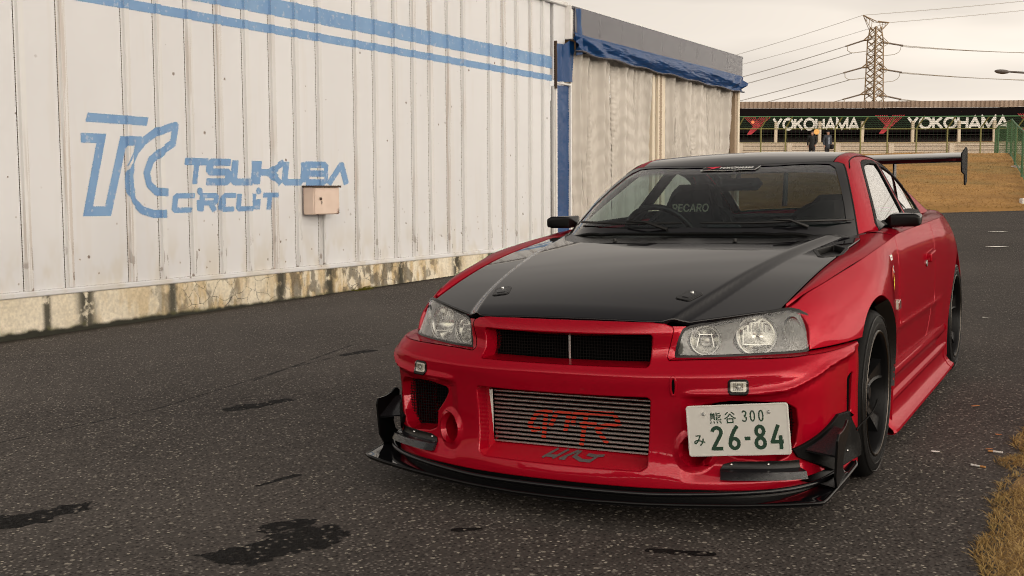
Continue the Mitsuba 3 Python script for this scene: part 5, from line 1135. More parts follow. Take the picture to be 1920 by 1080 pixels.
# blue corner panel in a white frame
cpn = Polygon([(7.125, .05), (7.565, .05), (7.565, 2.74), (7.125, 2.715)])
put(f'{TG}__corner_panel', wsheet(cpn, lambda s, h: wr(s, h, .02+.014*(nz(s*5, h*6, 4)-.5)+.006*(nz(s*15, h*22, 5)-.5)*np.clip(h-.9, 0, 1)), .03), 'blue_tarp', 'tall blue fabric corner panel in a white frame')
up_ = Polygon([(7.075, 2.76), (7.59, 2.79), (7.60, 3.40), (7.45, 3.42), (7.30, 3.33), (7.075, 3.32)])
put(f'{TG}__corner_flap', wsheet(up_, lambda s, h: wr(s, h, .085+.05*np.sin((s-7.0)*26+h*3)*.4+.05*(nz(s*7, h*2, 6)-.5)), .025), 'blue_tarp', 'loose blue fabric flap above the corner panel')
for s0, s1, h0, h1 in ((7.096, 7.124, .03, 2.73), (7.568, 7.602, .03, 3.22), (7.096, 7.60, 2.735, 2.765), (7.432, 7.515, 3.42, 3.93)): put(f'{TG}__frame_bar', wbox(s0, s1, h0, h1, .01, .06 if h1 < 3.5 else .13, .006), 'white_trim')
dp = Polygon([(7.47, 3.15), (7.50, 3.88), (7.62, 3.885), (7.66, 3.6), (7.86, 3.45), (7.9, 3.25), (7.6, 3.2)]); put(f'{TG}__end_drape', wsheet(dp, lambda s, h: wr(s, h, .178+.05*np.sin((s-7.4)*30+1.5*(h-3.2))*.5+.04*(nz(s*7, h*3, 16)-.5)), .02), 'blue_tarp', 'blue fabric gathered at the near end of the valance')
put(f'{TG}__frame_bar', wbox(7.070, 7.092, 2.66, 3.36, .03, .075, .004), 'rust_dark')
# curtains: one cloth per bay, gathered at its edges
cb = [[7.605, 8.33, 9.259, 10.104, 10.79], [11.43, 11.977, 12.82, 13.587, 14.338, 15.08]]
ci = 0
for grp in cb:
    for a, b in zip(grp[:-1], grp[1:]):
        ci += 1; ph = ci*1.7
        def cur(s, h, a=a, b=b, ph=ph, ci=ci):
            t = (s-a)/(b-a); e = np.minimum(t, 1-t); edge_ = np.exp(-(e/.14)**2)
            H = 3.26-.01*(s-7.5)-h
            zone = .35+.65*np.exp(-((H-1.5-.5*math.sin(ph))/.75)**2)+.4*np.exp(-((H-.1)/.35)**2)
            sag = H-1.1*(t-.5)**2*(1+.6*math.sin(ph*2))*2.0*(.6+.4*np.cos(H*1.3+ph))
            u_ = np.sin(sag*2*np.pi/.27+2.5*nz(s*.8, h*.8, ci))*.010*zone*np.clip(1.25-np.abs(t-.5)*1.2, 0, 1)
            pin = np.sin(H*2*np.pi/.085+8*nz(s*2, h*1.2, ci+20))*.006*edge_*zone
            pl_ = t*2.6+.35*nz(t*2, h*.7, ci+60)+.10*H*math.sin(ph*3); ver = .060*np.sin(t*np.pi)**.7 + .050*np.sin(pl_*2*np.pi)*np.sin(t*np.pi)**.5 + .018*np.sin(pl_*2*np.pi*2.3+ph) + .018*np.sin(t*2*np.pi*1.5+ph+.6*H)
            dia = .085*(nz(t*2.6+.55*H*(1 if ci % 2 else -1), H*.55, ci+40)-.5)
            top = .10*np.exp(-H/.22)*np.sin(np.pi*t)
            return wr(s, h, -.05+ver+u_*.9+pin+dia-.03*edge_+top*.4)
        put(f'{TG}__curtain', wsheet(sbox(a+.004, .03, b-.004, 3.29), cur, .03), 'curtain_cloth')
for s0, s1, n1, m_ in ((10.80, 10.90, .03, 'cream_steel'), (11.0, 11.07, .05, 'cream_steel'), (11.12, 11.22, .03, 'brown_steel'), (11.24, 11.40, .02, 'cream_steel'), (10.905, 10.99, .0, 'curtain_cloth'), (15.10, 15.20, .06, 'brown_steel'), (15.21, 15.31, .09, 'cream_steel')):
    put(f'{TG}__post', wbox(s0, s1, 0, 3.26, -.06, n1, .008), m_)
put(f'{TG}__post', wbox(7.40, 15.3, 3.20, 3.30, -.20, -.12, .008), 'cream_steel'); put(f'{TG}__floor_dark', wbox(7.4, 15.2, 0, 3.6, -4.9, -4.8, .01), 'brown_steel')
# ================================================================ background in its own level frame: x right, y away from the camera, z up
e_f = np.array([-math.sin(YAW), math.cos(YAW), 0]); e_r = np.array([math.cos(YAW), math.sin(YAW), 0]); rl = -.0237
e_r2 = math.cos(rl)*e_r+math.sin(rl)*np.array([0, 0, 1.0]); e_u2 = np.cross(e_r2, e_f)
BM = np.eye(4); BM[:3, 0], BM[:3, 1], BM[:3, 2], BM[:3, 3] = e_r2, e_f, e_u2, [CAM[0], CAM[1], 0]
def bput(key, m, mat, label=None, c=None, g=None, kind=None): return put(key, xf(m, BM), mat, label, c, g, kind)
# dry grass bank
def bankz(x, y):
    foot = 34.6 + .02*(x-15); t = np.clip((y-foot)/22, 0, 1); edge_ = np.clip((x-12.0)/4, 0, 1)
    z = .35 + (2.70-.35)*(t**.85)
    z = np.where(y < foot+.6, z-1.2*np.clip((foot+.6-y)/1.2, 0, 1), z)
    # to the right of the green fence the ground stays low
    fx = np.interp(y, [35, 44, 60, 68, 75], [16.2, 19.6, 26.0, 28.7, 32]); lo = np.clip((x-fx-.3)/1.2, 0, 1)
    return z*(1-lo)+(z*.45+.05)*lo + .10*(meshkit.fbm(np.stack([x*.5, y*.5, 0*x], -1), 4)-.5)
xs = np.linspace(-14, 60, 220); ys = np.linspace(33.8, 78, 130); X, Y = np.meshgrid(xs, ys, indexing='ij'); Z = bankz(X, Y)
i, j = np.meshgrid(np.arange(219), np.arange(129), indexing='ij'); q = np.stack([i*130+j, (i+1)*130+j, (i+1)*130+j+1, i*130+j+1], -1).reshape(-1, 4)
scene['bank_mat'] = principled(mikit.proc(lambda p, n, uv: mix(mix((.16, .082, .026), (.37, .205, .066), fbm(p.x*1.2, p.y*1.2, p.z*3, 4)), (.13, .11, .04), smoothstep(.5, .8, fbm(p.x*.35, p.y*.35, 3, 3))*.5)), .95)
bput('grass_bank', tm(trimesh.Trimesh(np.stack([X, Y, Z], -1).reshape(-1, 3), np.vstack([q[:, [0, 1, 2]], q[:, [0, 2, 3]]]), process=False), True), 'bank_mat', 'brown winter grass bank rising behind the car', 'bank', kind='structure')
scene['bank_grass_mat'] = two({'type': 'diffuse', 'reflectance': mikit.proc(lambda p, n, uv: mix(mix((.21, .11, .035), (.46, .27, .09), noise(p.x*7, p.y*7, p.z*2)), (.16, .13, .045), smoothstep(.5, .75, fbm(p.x*.4, p.y*.4, 1, 3))*.6))})
r_ = np.random.default_rng(8); n = 55000; bx = r_.uniform(7, 34, n); by = 34.7+r_.uniform(0, 1, n)**1.4*24
fx = np.interp(by, [35, 44, 60, 68, 75], [16.2, 19.6, 26.0, 28.7, 32]); k_ = (bx < fx+.1); bx, by = bx[k_], by[k_]
bput('bank_grass', blades(np.stack([bx, by, bankz(bx, by)-.02], 1), .05, .022, 1.2, 6), 'bank_grass_mat', 'tufts of dry brown grass covering the bank', 'grass', kind='stuff')
# stand: roof fascia of corrugated sheet, dark back, banner, columns
ST = 'grandstand'; tag(ST, 'long low grandstand with corrugated roof edge and black banner below it, on the skyline', 'grandstand')
def sy(x): return 111 - .0000*x - .0125*np.clip(x-22, 0, 60)**1.9*.37
def sz_(x, y): return np.stack([x, sy(x), np.broadcast_to(y, x.shape)], 1)
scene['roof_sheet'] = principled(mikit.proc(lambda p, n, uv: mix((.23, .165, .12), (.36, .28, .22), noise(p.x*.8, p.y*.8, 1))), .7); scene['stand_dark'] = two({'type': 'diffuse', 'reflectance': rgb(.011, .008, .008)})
scene['banner_mat'] = two({'type': 'diffuse', 'reflectance': rgb(.010, .008, .0085)}); scene['sign_white'] = principled((.80, .78, .74), .5); scene['sign_red'] = principled((.48, .015, .03), .5); scene['column_cream'] = principled((.55, .47, .36), .6)
xs = np.linspace(0, 64, 640); per = .42
zz = np.where((np.floor(xs/per*2) % 2) > 0, .12, 0.0)
top = sz_(xs, 9.06)-np.c_[0*xs, zz, 0*xs]; bt = sz_(xs, 8.44)-np.c_[0*xs, zz, 0*xs]
bput(f'{ST}__roof_edge', facet(strip(top, bt, 2)), 'roof_sheet', 'corrugated roof edge')
bput(f'{ST}__roof', strip(sz_(xs[::8], 9.06), sz_(xs[::8], 9.5)+[0, 12, 0], 2), 'roof_sheet')
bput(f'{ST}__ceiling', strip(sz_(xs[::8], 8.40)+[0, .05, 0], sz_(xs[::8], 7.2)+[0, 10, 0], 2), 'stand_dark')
bput(f'{ST}__banner', strip(sz_(xs[::8], 8.43), sz_(xs[::8], 6.12), 2), 'banner_mat', 'black banner with maker lettering')
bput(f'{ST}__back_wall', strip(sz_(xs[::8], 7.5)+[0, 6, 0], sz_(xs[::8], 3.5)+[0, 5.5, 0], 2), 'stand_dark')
scene['seat_row_mat'] = principled((.05, .038, .036), .8)
for i in range(4): bput(f'{ST}__seat_row', strip(sz_(xs[::8], 5.28+.22*i)+[0, 1.2+i*.9, 0], sz_(xs[::8], 5.08+.22*i)+[0, 1.2+i*.9, 0], 2), 'seat_row_mat')
bput(f'{ST}__front_wall', strip(sz_(xs[::8], 5.22), sz_(xs[::8], 2.0), 2), 'bank_mat')
bput(f'{ST}__hand_rail', tube(sz_(xs[::8], 5.92)-[0, .1, 0], .022, 6), 'seat_row_mat')
for x in (17.2, 21.3, 25.36, 29.5, 33.5, 38.12, 42.32, 45.46, 50.0, 54.5): bput(f'{ST}__column', mv(pbox(-.13, .13, -.13, .13, 0, 2.0), x, float(sy(np.array(x)))-.45, 5.15), 'column_cream')
def bsign(g, x0, z0, mat, name):
    for p in polys(g):
        v, f = gridclip(p, .8, 5); X_ = x0+v[:, 0]
        bput(f'{ST}__{name}', facet(M(np.c_[X_, sy(X_)-.06, z0+v[:, 1]], f[:, ::-1] if False else f)), mat)
def caps(t, h, wid):
    """capitals drawn as thick strokes"""
    w = h*.21
    S = {'Y': ([[(0, 1.04), (.5, .45)], [(1, 1.04), (.5, .45)], [(.5, .5), (.5, -.02)]], .92), 'O': ([arc(.5, .5, .5, .5, 0, 360, 36)], 1.05), 'K': ([[(0, 1), (0, 0)], [(.95, 1.02), (.12, .46)], [(.30, .60), (1.0, -.02)]], .85),
         'H': ([[(0, 1), (0, 0)], [(1, 1), (1, 0)], [(0, .5), (1, .5)]], .85), 'A': ([[(0, -.02), (.5, 1.0), (1, -.02)], [(.2, .27), (.8, .27)]], 1.0), 'M': ([[(0, -.02), (0, 1), (.5, .1), (1, 1), (1, -.02)]], 1.1)}
    x = 0; out = []
    for ch in t:
        st, a = S[ch]; a *= h*1.0
        out.append(unary_union([LineString([(x+px*(a-w*.6)+w*.3, w/2+py*(h-w)) for px, py in l]).buffer(w/2, cap_style=2, join_style=2, mitre_limit=2) for l in st])); x += a+h*.07
    s = wid/x
    return [affinity.scale(g, s, 1, origin=(0, 0)) for g in out]
def ymark(w, h):
    out = []
    for i in range(6):
        a = i*w*.075; out.append(Polygon([(a, h), (a+w*.028, h), (w*.42+a*.55, h*.40), (w*.395+a*.55, h*.40)]))
        b = w-i*w*.075; out.append(Polygon([(b, h), (b-w*.028, h), (w*.10+(b-w*.5)*.35, 0), (w*.125+(b-w*.5)*.35, 0)]))
    return unary_union(out).intersection(sbox(0, 0, w, h))
for x0, xm, z0 in ((25.15, 22.3, 6.33), (37.75, 34.75, 6.40), (50.6, 47.6, 6.45)):
    for g in caps('YOKOHAMA', 1.22, 8.2 if x0 < 30 else 9.2): bsign(g, x0, z0, 'sign_white', 'sign_letter')
    bsign(ymark(2.75, 1.75), xm, z0-.38, 'sign_red', 'sign_mark')
# catch fence in front of the stand
scene['fence_green'] = principled((.055, .15, .06), .5); scene['fence_olive'] = principled((.20, .19, .06), .6); scene['net_green'] = principled((.03, .085, .04), .7); scene['barrier_cream'] = principled(mikit.proc(lambda p, n, uv: mix((.52, .44, .35), (.66, .575, .47), fbm(p.x*1.2, p.y*1.2, p.z*4, 3))), .6)
CF = 'catch_fence'; tag(CF, 'tall green wire catch fence on cranked posts in front of the grandstand', 'fence')
fxs = np.array([6.0, 8.0, 10.1, 12.1, 14.15, 15.6, 17.13, 20.21, 21.8, 23.46, 25.24, 27.10, 29.07, 31.16, 33.2, 35.3, 37.4]); FZ = 4.68
def fcy(x): return 72 - .010*np.clip(x-22, 0, 60)**2
for x in fxs:
    y = float(fcy(x)); bput(f'{CF}__post', tube([(x, y, 2.3), (x, y, FZ), (x+.06, y-.10, FZ+.12), (x+.30, y-.50, FZ+.68)], .045, 6), 'fence_olive')
xr = np.linspace(6, 37.5, 50)
bput(f'{CF}__rail', tube(np.stack([xr+.30, fcy(xr)-.5, 0*xr+FZ+.66], 1), .04, 6), 'fence_green'); bput(f'{CF}__rail', tube(np.stack([xr, fcy(xr), 0*xr+FZ-.06], 1), .035, 6), 'fence_olive'); bput(f'{CF}__rail', tube(np.stack([xr, fcy(xr), 0*xr+3.75], 1), .018, 4), 'fence_olive')
net = []
for t in np.linspace(0, 1, 7): net.append(tube(np.stack([xr+.3*t, fcy(xr)-.5*t, 0*xr+FZ-.06+t*.72], 1), .010, 3, False))
for x in np.arange(6, 37.5, .10): 
    y = float(fcy(x)); net.append(tube([(x, y, FZ-.06), (x+.3, y-.5, FZ+.66)], .0075, 3, False))
for x in np.arange(6, 37.5, .25): net.append(tube([(x, float(fcy(x)), 2.4), (x, float(fcy(x)), FZ)], .0035, 3, False))
bput(f'{CF}__wire_net', cat(net), 'net_green', None, None, None, 'stuff')
# crash barrier of pale boards
CB = 'crash_barrier'; tag(CB, 'long pale crash barrier of stacked steel beams on posts, behind the catch fence', 'barrier')
def cby(x): return 76 - .010*np.clip(x-22, 0, 60)**2
xr = np.linspace(5, 40, 36)
for i in range(5):
    z0 = 2.62+i*.268; a = np.stack([xr, cby(xr), 0*xr], 1)
    prof_ = [(0, z0), (-.05, z0+.02), (-.05, z0+.09), (0, z0+.12), (-.05, z0+.15), (-.05, z0+.215), (0, z0+.235)]
    bput(f'{CB}__beam', facet(cat([strip(a+[0, p1[0], p1[1]], a+[0, p0[0], p0[1]], 2) for p0, p1 in zip(prof_[:-1], prof_[1:])])), 'barrier_cream')
for x in (8.6, 11.9, 15.1, 18.33, 21.51, 24.98, 28.80, 32.3, 35.8): bput(f'{CB}__post', mv(pbox(-.16, .16, -.12, .05, 2.2, 3.86), x, float(cby(x))-.06, 0), 'barrier_cream')
bput(f'{CB}__back', strip(np.stack([xr, cby(xr)+.1, 0*xr+3.9], 1), np.stack([xr, cby(xr)+.1, 0*xr+2.0], 1), 2), 'brown_steel')
xr = np.linspace(0, 64, 60); bput('stand_terrace', strip(np.stack([xr, cby(xr)+.3, 0*xr+3.85], 1), np.stack([xr, sy(xr)-.2, 0*xr+5.2], 1), 3), 'bank_mat', 'brown earth terrace between barrier and grandstand', 'terrace', kind='structure')
# green chain link fence running down the bank at the right
GF = 'green_fence'; tag(GF, 'green chain link fence running down the grass bank at the right edge', 'fence')
fpts = np.array([(28.51, 68), (27.0, 64), (25.76, 60), (23.6, 54.5), (21.4, 49), (19.32, 43.6), (17.6, 39.2), (16.4, 36)])
def fz(p): return float(bankz(np.array([p[0]-.3]), np.array([p[1]]))[0])
tops, bots = [], []
for x, y in fpts:
    z = fz((x, y)); bput(f'{GF}__post', tube([(x, y, z-.2), (x, y, z+1.75)], .04, 6), 'fence_green'); tops.append((x, y, z+1.72)); bots.append((x, y, z+.12))
tops, bots = np.array(tops), np.array(bots)
for c in (tops, bots): bput(f'{GF}__rail', tube(c, .03, 6), 'fence_green')
ln = []
for (a, b), (c, d) in zip(zip(tops[:-1], bots[:-1]), zip(tops[1:], bots[1:])):
    for t in np.arange(-.3, 1, .036):
        for s in (1, -1):
            u0, u1 = t, t+.30
            p0, p1 = (max(u0, 0), 0 if u0 >= 0 else -u0/.30), (min(u1, 1), 1 if u1 <= 1 else (1-u0)/.30)
            P = lambda u, w: (a+(c-a)*u)*(1-w)+(b+(d-b)*u)*w
            w0, w1 = p0[1], p1[1]
            if s < 0: w0, w1 = 1-w0, 1-w1
            ln.append(tube([P(p0[0], w0), P(p1[0], w1)], .0026, 3, False))
bput(f'{GF}__wire_net', cat(ln), 'fence_green', None, None, None, 'stuff')
g2 = [(31.2, 66), (29.4, 60), (27.0, 53), (23.8, 46)]
GF2 = 'inner_fence'; tag(GF2, 'second green post and rail fence behind the green chain link fence', 'fence')
tp = []
for x, y in g2:
    z = fz((x+3, y)); bput(f'{GF2}__post', tube([(x, y, z), (x, y, z+1.7)], .045, 6), 'fence_green'); tp.append((x, y, z+1.68))
bput(f'{GF2}__rail', tube(np.array(tp), .03, 6), 'fence_green')
# concrete block and bench by the fence
scene['pale_concrete'] = principled((.55, .47, .42), .85)
bput('concrete_block', mv(cbox(3.4, .6, .9, .05), 22.6, 48, 1.50), 'pale_concrete', 'pale concrete block behind the green fence at the right edge', 'concrete block')
BN = 'white_barrier'; tag(BN, 'low white barrier on legs at the foot of the green fence', 'barrier')
bput(f'{BN}__beam', mv(cbox(2.6, .25, .24, .03), 17.2, 35.9, .62), 'white_trim'); 
for x in (15.98, 18.3): bput(f'{BN}__leg', mv(cbox(.14, .22, .5, .02), x, 35.9, .26), 'white_trim')
scene['orange_plastic'] = principled((.75, .16, .04), .45)
cone = revolve([(0, .42), (.03, .42), (.12, .04), (.16, .04), (.16, 0), (0, 0)], 24)
bput('traffic_cone', mv(cone, 16.22, 35.9, .745), 'orange_plastic', 'orange cone standing on the low white barrier', 'cone')
scene['orange_light'] = principled((.85, .22, .08), .4); scene['amber_plate'] = principled((.85, .45, .12), .5)
disc = rot(tm(trimesh.creation.cylinder(.10, .05, sections=24)), 90, (1, 0, 0))
bput('round_marker', mv(disc, 14.95, 71.4, 5.0), 'orange_light', 'small orange round marker on the catch fence before the left sign', 'marker')
bput('round_marker', mv(rot(tm(trimesh.creation.cylinder(.17, .05, sections=24)), 90, (1, 0, 0)), 18.95, 71.6, 4.42), 'amber_plate', 'small amber round marker on the catch fence behind the left person', 'marker')
# ---------------------------------------------------------------- two people on the bank
import manifold3d as m3
def skel(bones, edge=.035, it=6):
    def ball(p, r): return m3.Manifold.sphere(r, 16).translate([float(x) for x in p])
    parts = [m3.Manifold.batch_hull([ball(a, ra), ball(b, rb)]) for a, ra, b, rb in bones]
    m = m3.Manifold.batch_boolean(parts, m3.OpType.Add).refine_to_length(edge).to_mesh()
    t = trimesh.Trimesh(m.vert_properties[:, :3], m.tri_verts); trimesh.smoothing.filter_taubin(t, iterations=it); return t
scene['skin'] = principled((.42, .24, .17), .5); scene['hair_dark'] = principled((.015, .011, .009), .6); scene['coat_black'] = principled((.010, .011, .012), .8); scene['coat_slate'] = principled((.035, .042, .055), .8); scene['trouser_dark'] = principled((.012, .011, .014), .8); scene['shirt_grey'] = principled((.20, .23, .28), .8)
def person(x, y, face, lean, coat, label, bag=False, phase=1):
    k = free('person'); tag(k, label, 'person'); H = 1.72
    z0 = float(bankz(np.array([x]), np.array([y]))[0])-.02
    R_ = trimesh.transformations.rotation_matrix(math.radians(face), (0, 0, 1)); R_[:3, 3] = [x, y, z0]
    hip, ch, nk = np.array([0, 0, .90]), np.array([0, -.02, 1.28]), np.array([0, -.03, 1.46]); hd = np.array([0, -.05, 1.60])
    sL, sR = np.array([.19, -.01, 1.40]), np.array([-.19, -.01, 1.40]); eL, eR = np.array([.25, .06, 1.13]), np.array([-.26, .03, 1.13]); wL, wR = np.array([.20, -.10, .95]), np.array([-.24, -.05, .90])
    kL, kR = np.array([.10, -.10*phase, .49]), np.array([-.10, .04*phase, .49]); aL, aR = np.array([.11, -.16*phase, .09]), np.array([-.11, .14*phase, .09])
    B = [(hip, .13, ch, .14), (ch, .14, nk, .06), (nk, .055, hd-[0, 0, .06], .055)]
    B += [(hd-[0, .01, .05], .066, hd+[0, .02, .045], .088), (hd-[0, .055, .085], .035, hd+[0, -.03, .0], .07), (hd+[0, -.085, -.02], .014, hd+[0, -.075, .02], .010)]
    for a, b, c in ((sL, eL, wL), (sR, eR, wR)): B += [(ch+[0, 0, .08], .10, a, .065), (a, .055, b, .043), (b, .042, c, .030)]
    for c, sg in ((wL, 1), (wR, -1)):
        B += [(c, .028, c+[0, -.01, -.08], .03)] + [(c+[.012*f_, -.012, -.08], .012, c+[.016*f_, -.03, -.15-.01*(1-abs(f_-.5))], .009) for f_ in (-1.5, -.5, .5, 1.5)] + [(c+[-.02*sg, -.02, -.03], .013, c+[-.035*sg, -.05, -.09], .010)]
    for a, b, c in ((np.array([.09, 0, .88]), kL, aL), (np.array([-.09, 0, .88]), kR, aR)): B += [(a, .095, b, .062), (b, .06, c, .042), (c-[0, 0, .04], .045, c+[0, -.15, -.055], .035)]
    put(f'{k}__body', xf(xf(tm(skel(B), True), R_), BM), 'skin')
    C = [(hip-[0, 0, .12], .175, ch, .168), (ch, .165, nk-[0, 0, .03], .085)]
    for a, b, c in ((sL, eL, wL), (sR, eR, wR)): C += [(ch+[0, 0, .08], .12, a, .083), (a, .078, b, .064), (b, .062, c+(b-c)*.05, .052)]
    put(f'{k}__coat', xf(xf(tm(skel(C), True), R_), BM), coat)
    put(f'{k}__trousers', xf(xf(tm(skel([(b, r0, c, r1) for a0, b0, c0 in ((np.array([.09, 0, .86]), kL, aL), (np.array([-.09, 0, .86]), kR, aR)) for b, r0, c, r1 in ((a0, .110, b0, .078), (b0, .076, c0, .062))]), True), R_), BM), 'trouser_dark')
    put(f'{k}__hair', xf(xf(tm(skel([(hd+[0, .035, .0], .085, hd+[0, .02, .07], .088), (hd+[0, -.03, .085], .062, hd+[0, .02, .07], .08)], .03), True), R_), BM), 'hair_dark')
    put(f'{k}__shoe', xf(xf(tm(skel([(c-[0, -.03, .045], .05, c+[0, -.17, -.055], .042) for c in (aL,)]), True), R_), BM), 'trouser_dark'); put(f'{k}__shoe', xf(xf(tm(skel([(c-[0, -.03, .045], .05, c+[0, -.17, -.055], .042) for c in (aR,)]), True), R_), BM), 'trouser_dark')
    if bag: 
        b = wL+[.03, -.02, -.16]; bk_ = 'shoulder_bag'
        bput(bk_, xf(cbox(.16, .36, .28, .05), R_ @ trimesh.transformations.translation_matrix(b)), 'coat_black', 'black bag held by the person in the slate coat', 'bag'); put(f'{k}__shirt', xf(xf(mv(cbox(.10, .03, .42, .012), 0, -.172, 1.14), R_), BM), 'shirt_grey')
person(18.27, 70, -18, 0, 'coat_black', 'person in a black coat walking in front of the barrier, left one of two')
person(19.20, 70, 14, 0, 'coat_slate', 'person in a dark slate coat with a bag in one hand, right one of two', True, -1)
# ================================================================ pylon, wires, lamp
scene['pylon_steel'] = principled((.30, .20, .11), .6); scene['wire_mat'] = principled((.42, .36, .28), .6); scene['insulator_mat'] = principled((.16, .12, .09), .5)
PY = 'lattice_pylon'; tag(PY, 'tall steel lattice pylon with three pairs of insulator arms behind the grandstand', 'pylon')
PX, PD = 94.1, 300.0; ZO = 2.23      # level of the frame at the pylon
def bar(a, b, r=.13): return tube([a, b], r, 4, False)
def lat(z0, z1, w0, w1, n, part):
    """four legs and crossed bracing between two levels"""
    ms = []; ang = math.radians(31); R2 = np.array([[math.cos(ang), -math.sin(ang)], [math.sin(ang), math.cos(ang)]])
    def c(i, z):
        w = np.interp(z, [z0, z1], [w0, w1])/2; v = np.array([(1, 1), (1, -1), (-1, -1), (-1, 1)][i % 4])*w @ R2.T; return np.array([PX+v[0], PD+v[1], z])
    zs = np.linspace(z0, z1, n+1)
    for i in range(4):
        bput(f'{PY}__{part}_leg', tube([c(i, z0), c(i, z1)], .17, 5, False), 'pylon_steel')
        for a, b in zip(zs[:-1], zs[1:]): ms += [bar(c(i, a), c(i+1, b), .11), bar(c(i+1, a), c(i, b), .11)]
    bput(f'{PY}__{part}_bracing', cat(ms), 'pylon_steel')
lat(-2, 23.3, 8.5, 3.25, 8, 'lower'); lat(23.3, 38.0, 3.25, 2.75, 9, 'middle'); lat(38.0, 41.6, 2.75, 1.9, 2, 'upper')
ztop = 43.2
peak = [(PX-4.0, PD-2.0, 44.25), (PX+4.0, PD+2.0, 42.95)]
arm = []
for (x, y, z), s in ((peak[0], -1), (peak[1], 1)):
    for o in (-.9, .9): arm += [bar((PX+s*.2, PD+o, 42.9), (x, y, z)), bar((PX+s*1.3, PD+o, 40.6), (x, y, z), .09)]
    for t in (.25, .5, .75): arm += [bar((PX+s*(.2+3.6*t), PD+y*0+(y-PD)*t, 42.9+(z-42.9)*t), (PX+s*(1.3+2.7*max(t-.2, 0)), PD+(y-PD)*t, 40.6+(z-40.6)*max(t-.2, 0)), .07)]
bput(f'{PY}__peak_arm', cat(arm), 'pylon_steel')
strs = {0: ((-3.05, 38.15), (-7.65, 36.65), (3.3, 37.45), (7.1, 36.85)), 1: ((-3.4, 31.2), (-8.1, 29.88), (3.15, 30.65), (7.0, 30.05)), 2: ((-3.6, 24.35), (-8.1, 23.1), (3.2, 23.95), (7.05, 23.15))}
for lv, (a, b, c, d) in strs.items():
    zc = (a[1]+c[1])/2; ms = []
    for s, e in ((-1, a), (1, c)):      # a cross-arm: short lattice cage
        for o in (-1, 1):
            ms += [bar((PX+s*1.3, PD+o*1.3, e[1]+.2), (PX+e[0], PD+o*.5, e[1]), .12), bar((PX+s*1.0, PD+o*1.2, e[1]+1.9), (PX+e[0], PD+o*.5, e[1]), .09), bar((PX+s*1.9, PD+o*.9, e[1]+.15), (PX+s*1.4, PD+o*1.0, e[1]+1.4), .07), bar((PX+s*1.3, PD+o*1.3, e[1]+1.0), (PX+s*2.3, PD-o*.8, e[1]+.1), .07)]
        ms += [bar((PX+s*1.3, PD-1.3, e[1]+.2), (PX+s*1.3, PD+1.3, e[1]+.2), .1), bar((PX+e[0], PD-.5, e[1]), (PX+e[0], PD+.5, e[1]), .1)]
    bput(f'{PY}__cross_arm', cat(ms), 'pylon_steel')
    for p, q_ in ((a, b), (c, d)): bput(f'{PY}__insulator', tube([(PX+p[0], PD, p[1]), (PX+q_[0], PD, q_[1])], .22, 6), 'insulator_mat')
    # jumper loops
    t = np.linspace(0, 1, 20)
    jl = np.stack([PX+np.interp(t, [0, .06, .12, .5, .9, 1], [b[0], b[0]+.1, b[0]+1.2, 0, 2.2, c[0]]), 0*t+PD-1.5, np.interp(t, [0, .06, .12, .5, .9, 1], [b[1], b[1]-1.4, b[1]-1.9, b[1]-1.0, c[1]-.7, c[1]])], 1); bput(f'{PY}__jumper', tube(jl, .09, 4, False), 'wire_mat')
    jl = np.stack([PX+np.interp(t, [0, .08, .2, .6, 1], [d[0], d[0]-.2, d[0]-1.6, 2.6, -2.0]), 0*t+PD+1.5, np.interp(t, [0, .08, .2, .6, 1], [d[1], d[1]-1.3, d[1]-2.1, d[1]-2.4, d[1]-2.0])], 1); bput(f'{PY}__jumper', tube(jl, .07, 4, False), 'wire_mat')
def span(a, b, sag, r):
    r *= 1.0
    t = np.linspace(0, 1, 40)[:, None]; p = np.array(a)*(1-t)+np.array(b)*t; p[:, 2] -= (4*sag*t*(1-t))[:, 0]; return tube(p, r, 4, False)
WR = 'power_line'; tag(WR, 'thin power lines strung from the lattice pylon across the sky', 'power line')
for lv, (a, b, c, d) in strs.items():
    for o, dz, dx in ((0, 0, 0), (-1.5, -1.9, 1.2)):
        bput(f'{WR}__cable', span((PX+b[0]+dx, PD+o, b[1]+dz), (PX-150, PD+260, b[1]-2+dz*1.4), 9, .085), 'wire_mat')
    for o in (0, 1.8, ): bput(f'{WR}__cable', span((PX+d[0], PD+o, d[1]), (PX+170, PD-40+o*2, d[1]+8+o), 7, .07), 'wire_mat')
for p in peak:
    bput(f'{WR}__cable', span(p, (PX+170, PD-40, p[2]+20), 3, .05), 'wire_mat'); bput(f'{WR}__cable', span(p, (PX-150, PD+260, p[2]-2), 9, .05), 'wire_mat')
scene['lamp_grey'] = principled((.10, .085, .075), .5)
SL = 'street_lamp'; tag(SL, 'grey street lamp head on a long arm reaching in from the right', 'street lamp')
LY = 45.0; lv = lambda x, z: (x, LY, z+.0237*x)
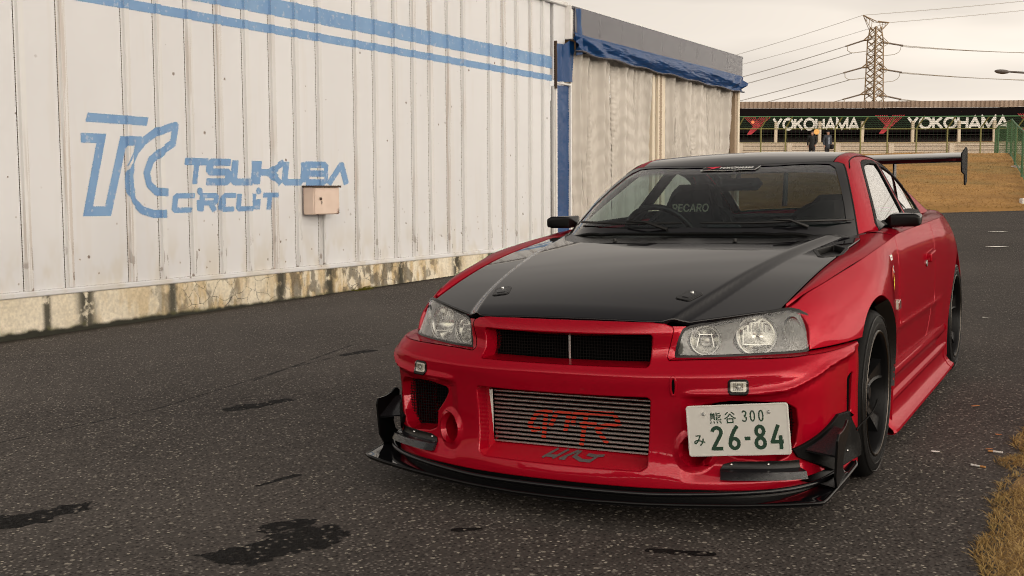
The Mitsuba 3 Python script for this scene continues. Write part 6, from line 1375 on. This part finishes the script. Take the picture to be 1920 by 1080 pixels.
bput(f'{SL}__arm', tube([lv(19.22, 5.06), lv(19.6, 5.03), lv(20.4, 4.95), lv(21.4, 4.75)], [.035, .04, .05, .06], 8), 'lamp_grey')
bput(f'{SL}__pole', tube([lv(21.4, 4.78), lv(21.5, 4.0), lv(21.52, -.6)], [.06, .07, .10], 10), 'lamp_grey')
hd = trimesh.creation.icosphere(3, 1.0); hd.vertices *= [.29, .14, .075]; hd.vertices[:, 2] *= np.where(hd.vertices[:, 2] < 0, 1.35, 1); hd.vertices[:, 2] -= .05*hd.vertices[:, 0]
bput(f'{SL}__lamp_head', mv(tm(hd, True), *lv(19.02, 5.075)), 'lamp_grey')
# ---------------------------------------------------------------- what the open side of the paddock shows in the paint: a belt of bare trees and low sheds, outside the frame
scene['far_trees'] = two({'type': 'diffuse', 'reflectance': rgb(.04, .034, .026)})
def crown(x, y, h, w, seed, n=900):
    r = np.random.default_rng(seed); c = []
    P = r.normal(0, 1, (n, 3)); P /= np.linalg.norm(P, axis=1, keepdims=True); P *= (r.uniform(.25, 1, (n, 1))**.5)*(.75+.5*meshkit.noise(P*1.8+seed)[:, None])
    C = P*[w, w, h*.42]+[x, y, h*.58]
    a = r.normal(0, 1, (n, 3)); a /= np.linalg.norm(a, axis=1, keepdims=True); b = np.cross(a, r.normal(0, 1, (n, 3))); b /= np.linalg.norm(b, axis=1, keepdims=True)
    s = r.uniform(.25, .6, (n, 1)); V = np.stack([C-a*s, C+b*s, C+a*s, C-b*s], 1).reshape(-1, 3); o = np.arange(n)[:, None]*4
    return facet(M(V, np.vstack([o+[0, 1, 2], o+[0, 2, 3]])))
belt_ = []
r2 = random.Random(4)
for i in range(34):      # right of the paddock, and round behind the camera
    a = math.radians(-150+i*3.2); R = 52+r2.uniform(-4, 8); x, y = 4+R*math.cos(a), 2+R*math.sin(a)
    if y > 22: continue
    belt_.append(crown(x, y, r2.uniform(4.5, 7.5), r2.uniform(2.6, 3.8), i+50))
    belt_.append(tube([(x, y, 0), (x, y, 4)], [.25, .12], 6))
put('tree_belt', cat(belt_), 'far_trees', 'belt of bare dark trees around the open side of the paddock', 'trees', kind='stuff')
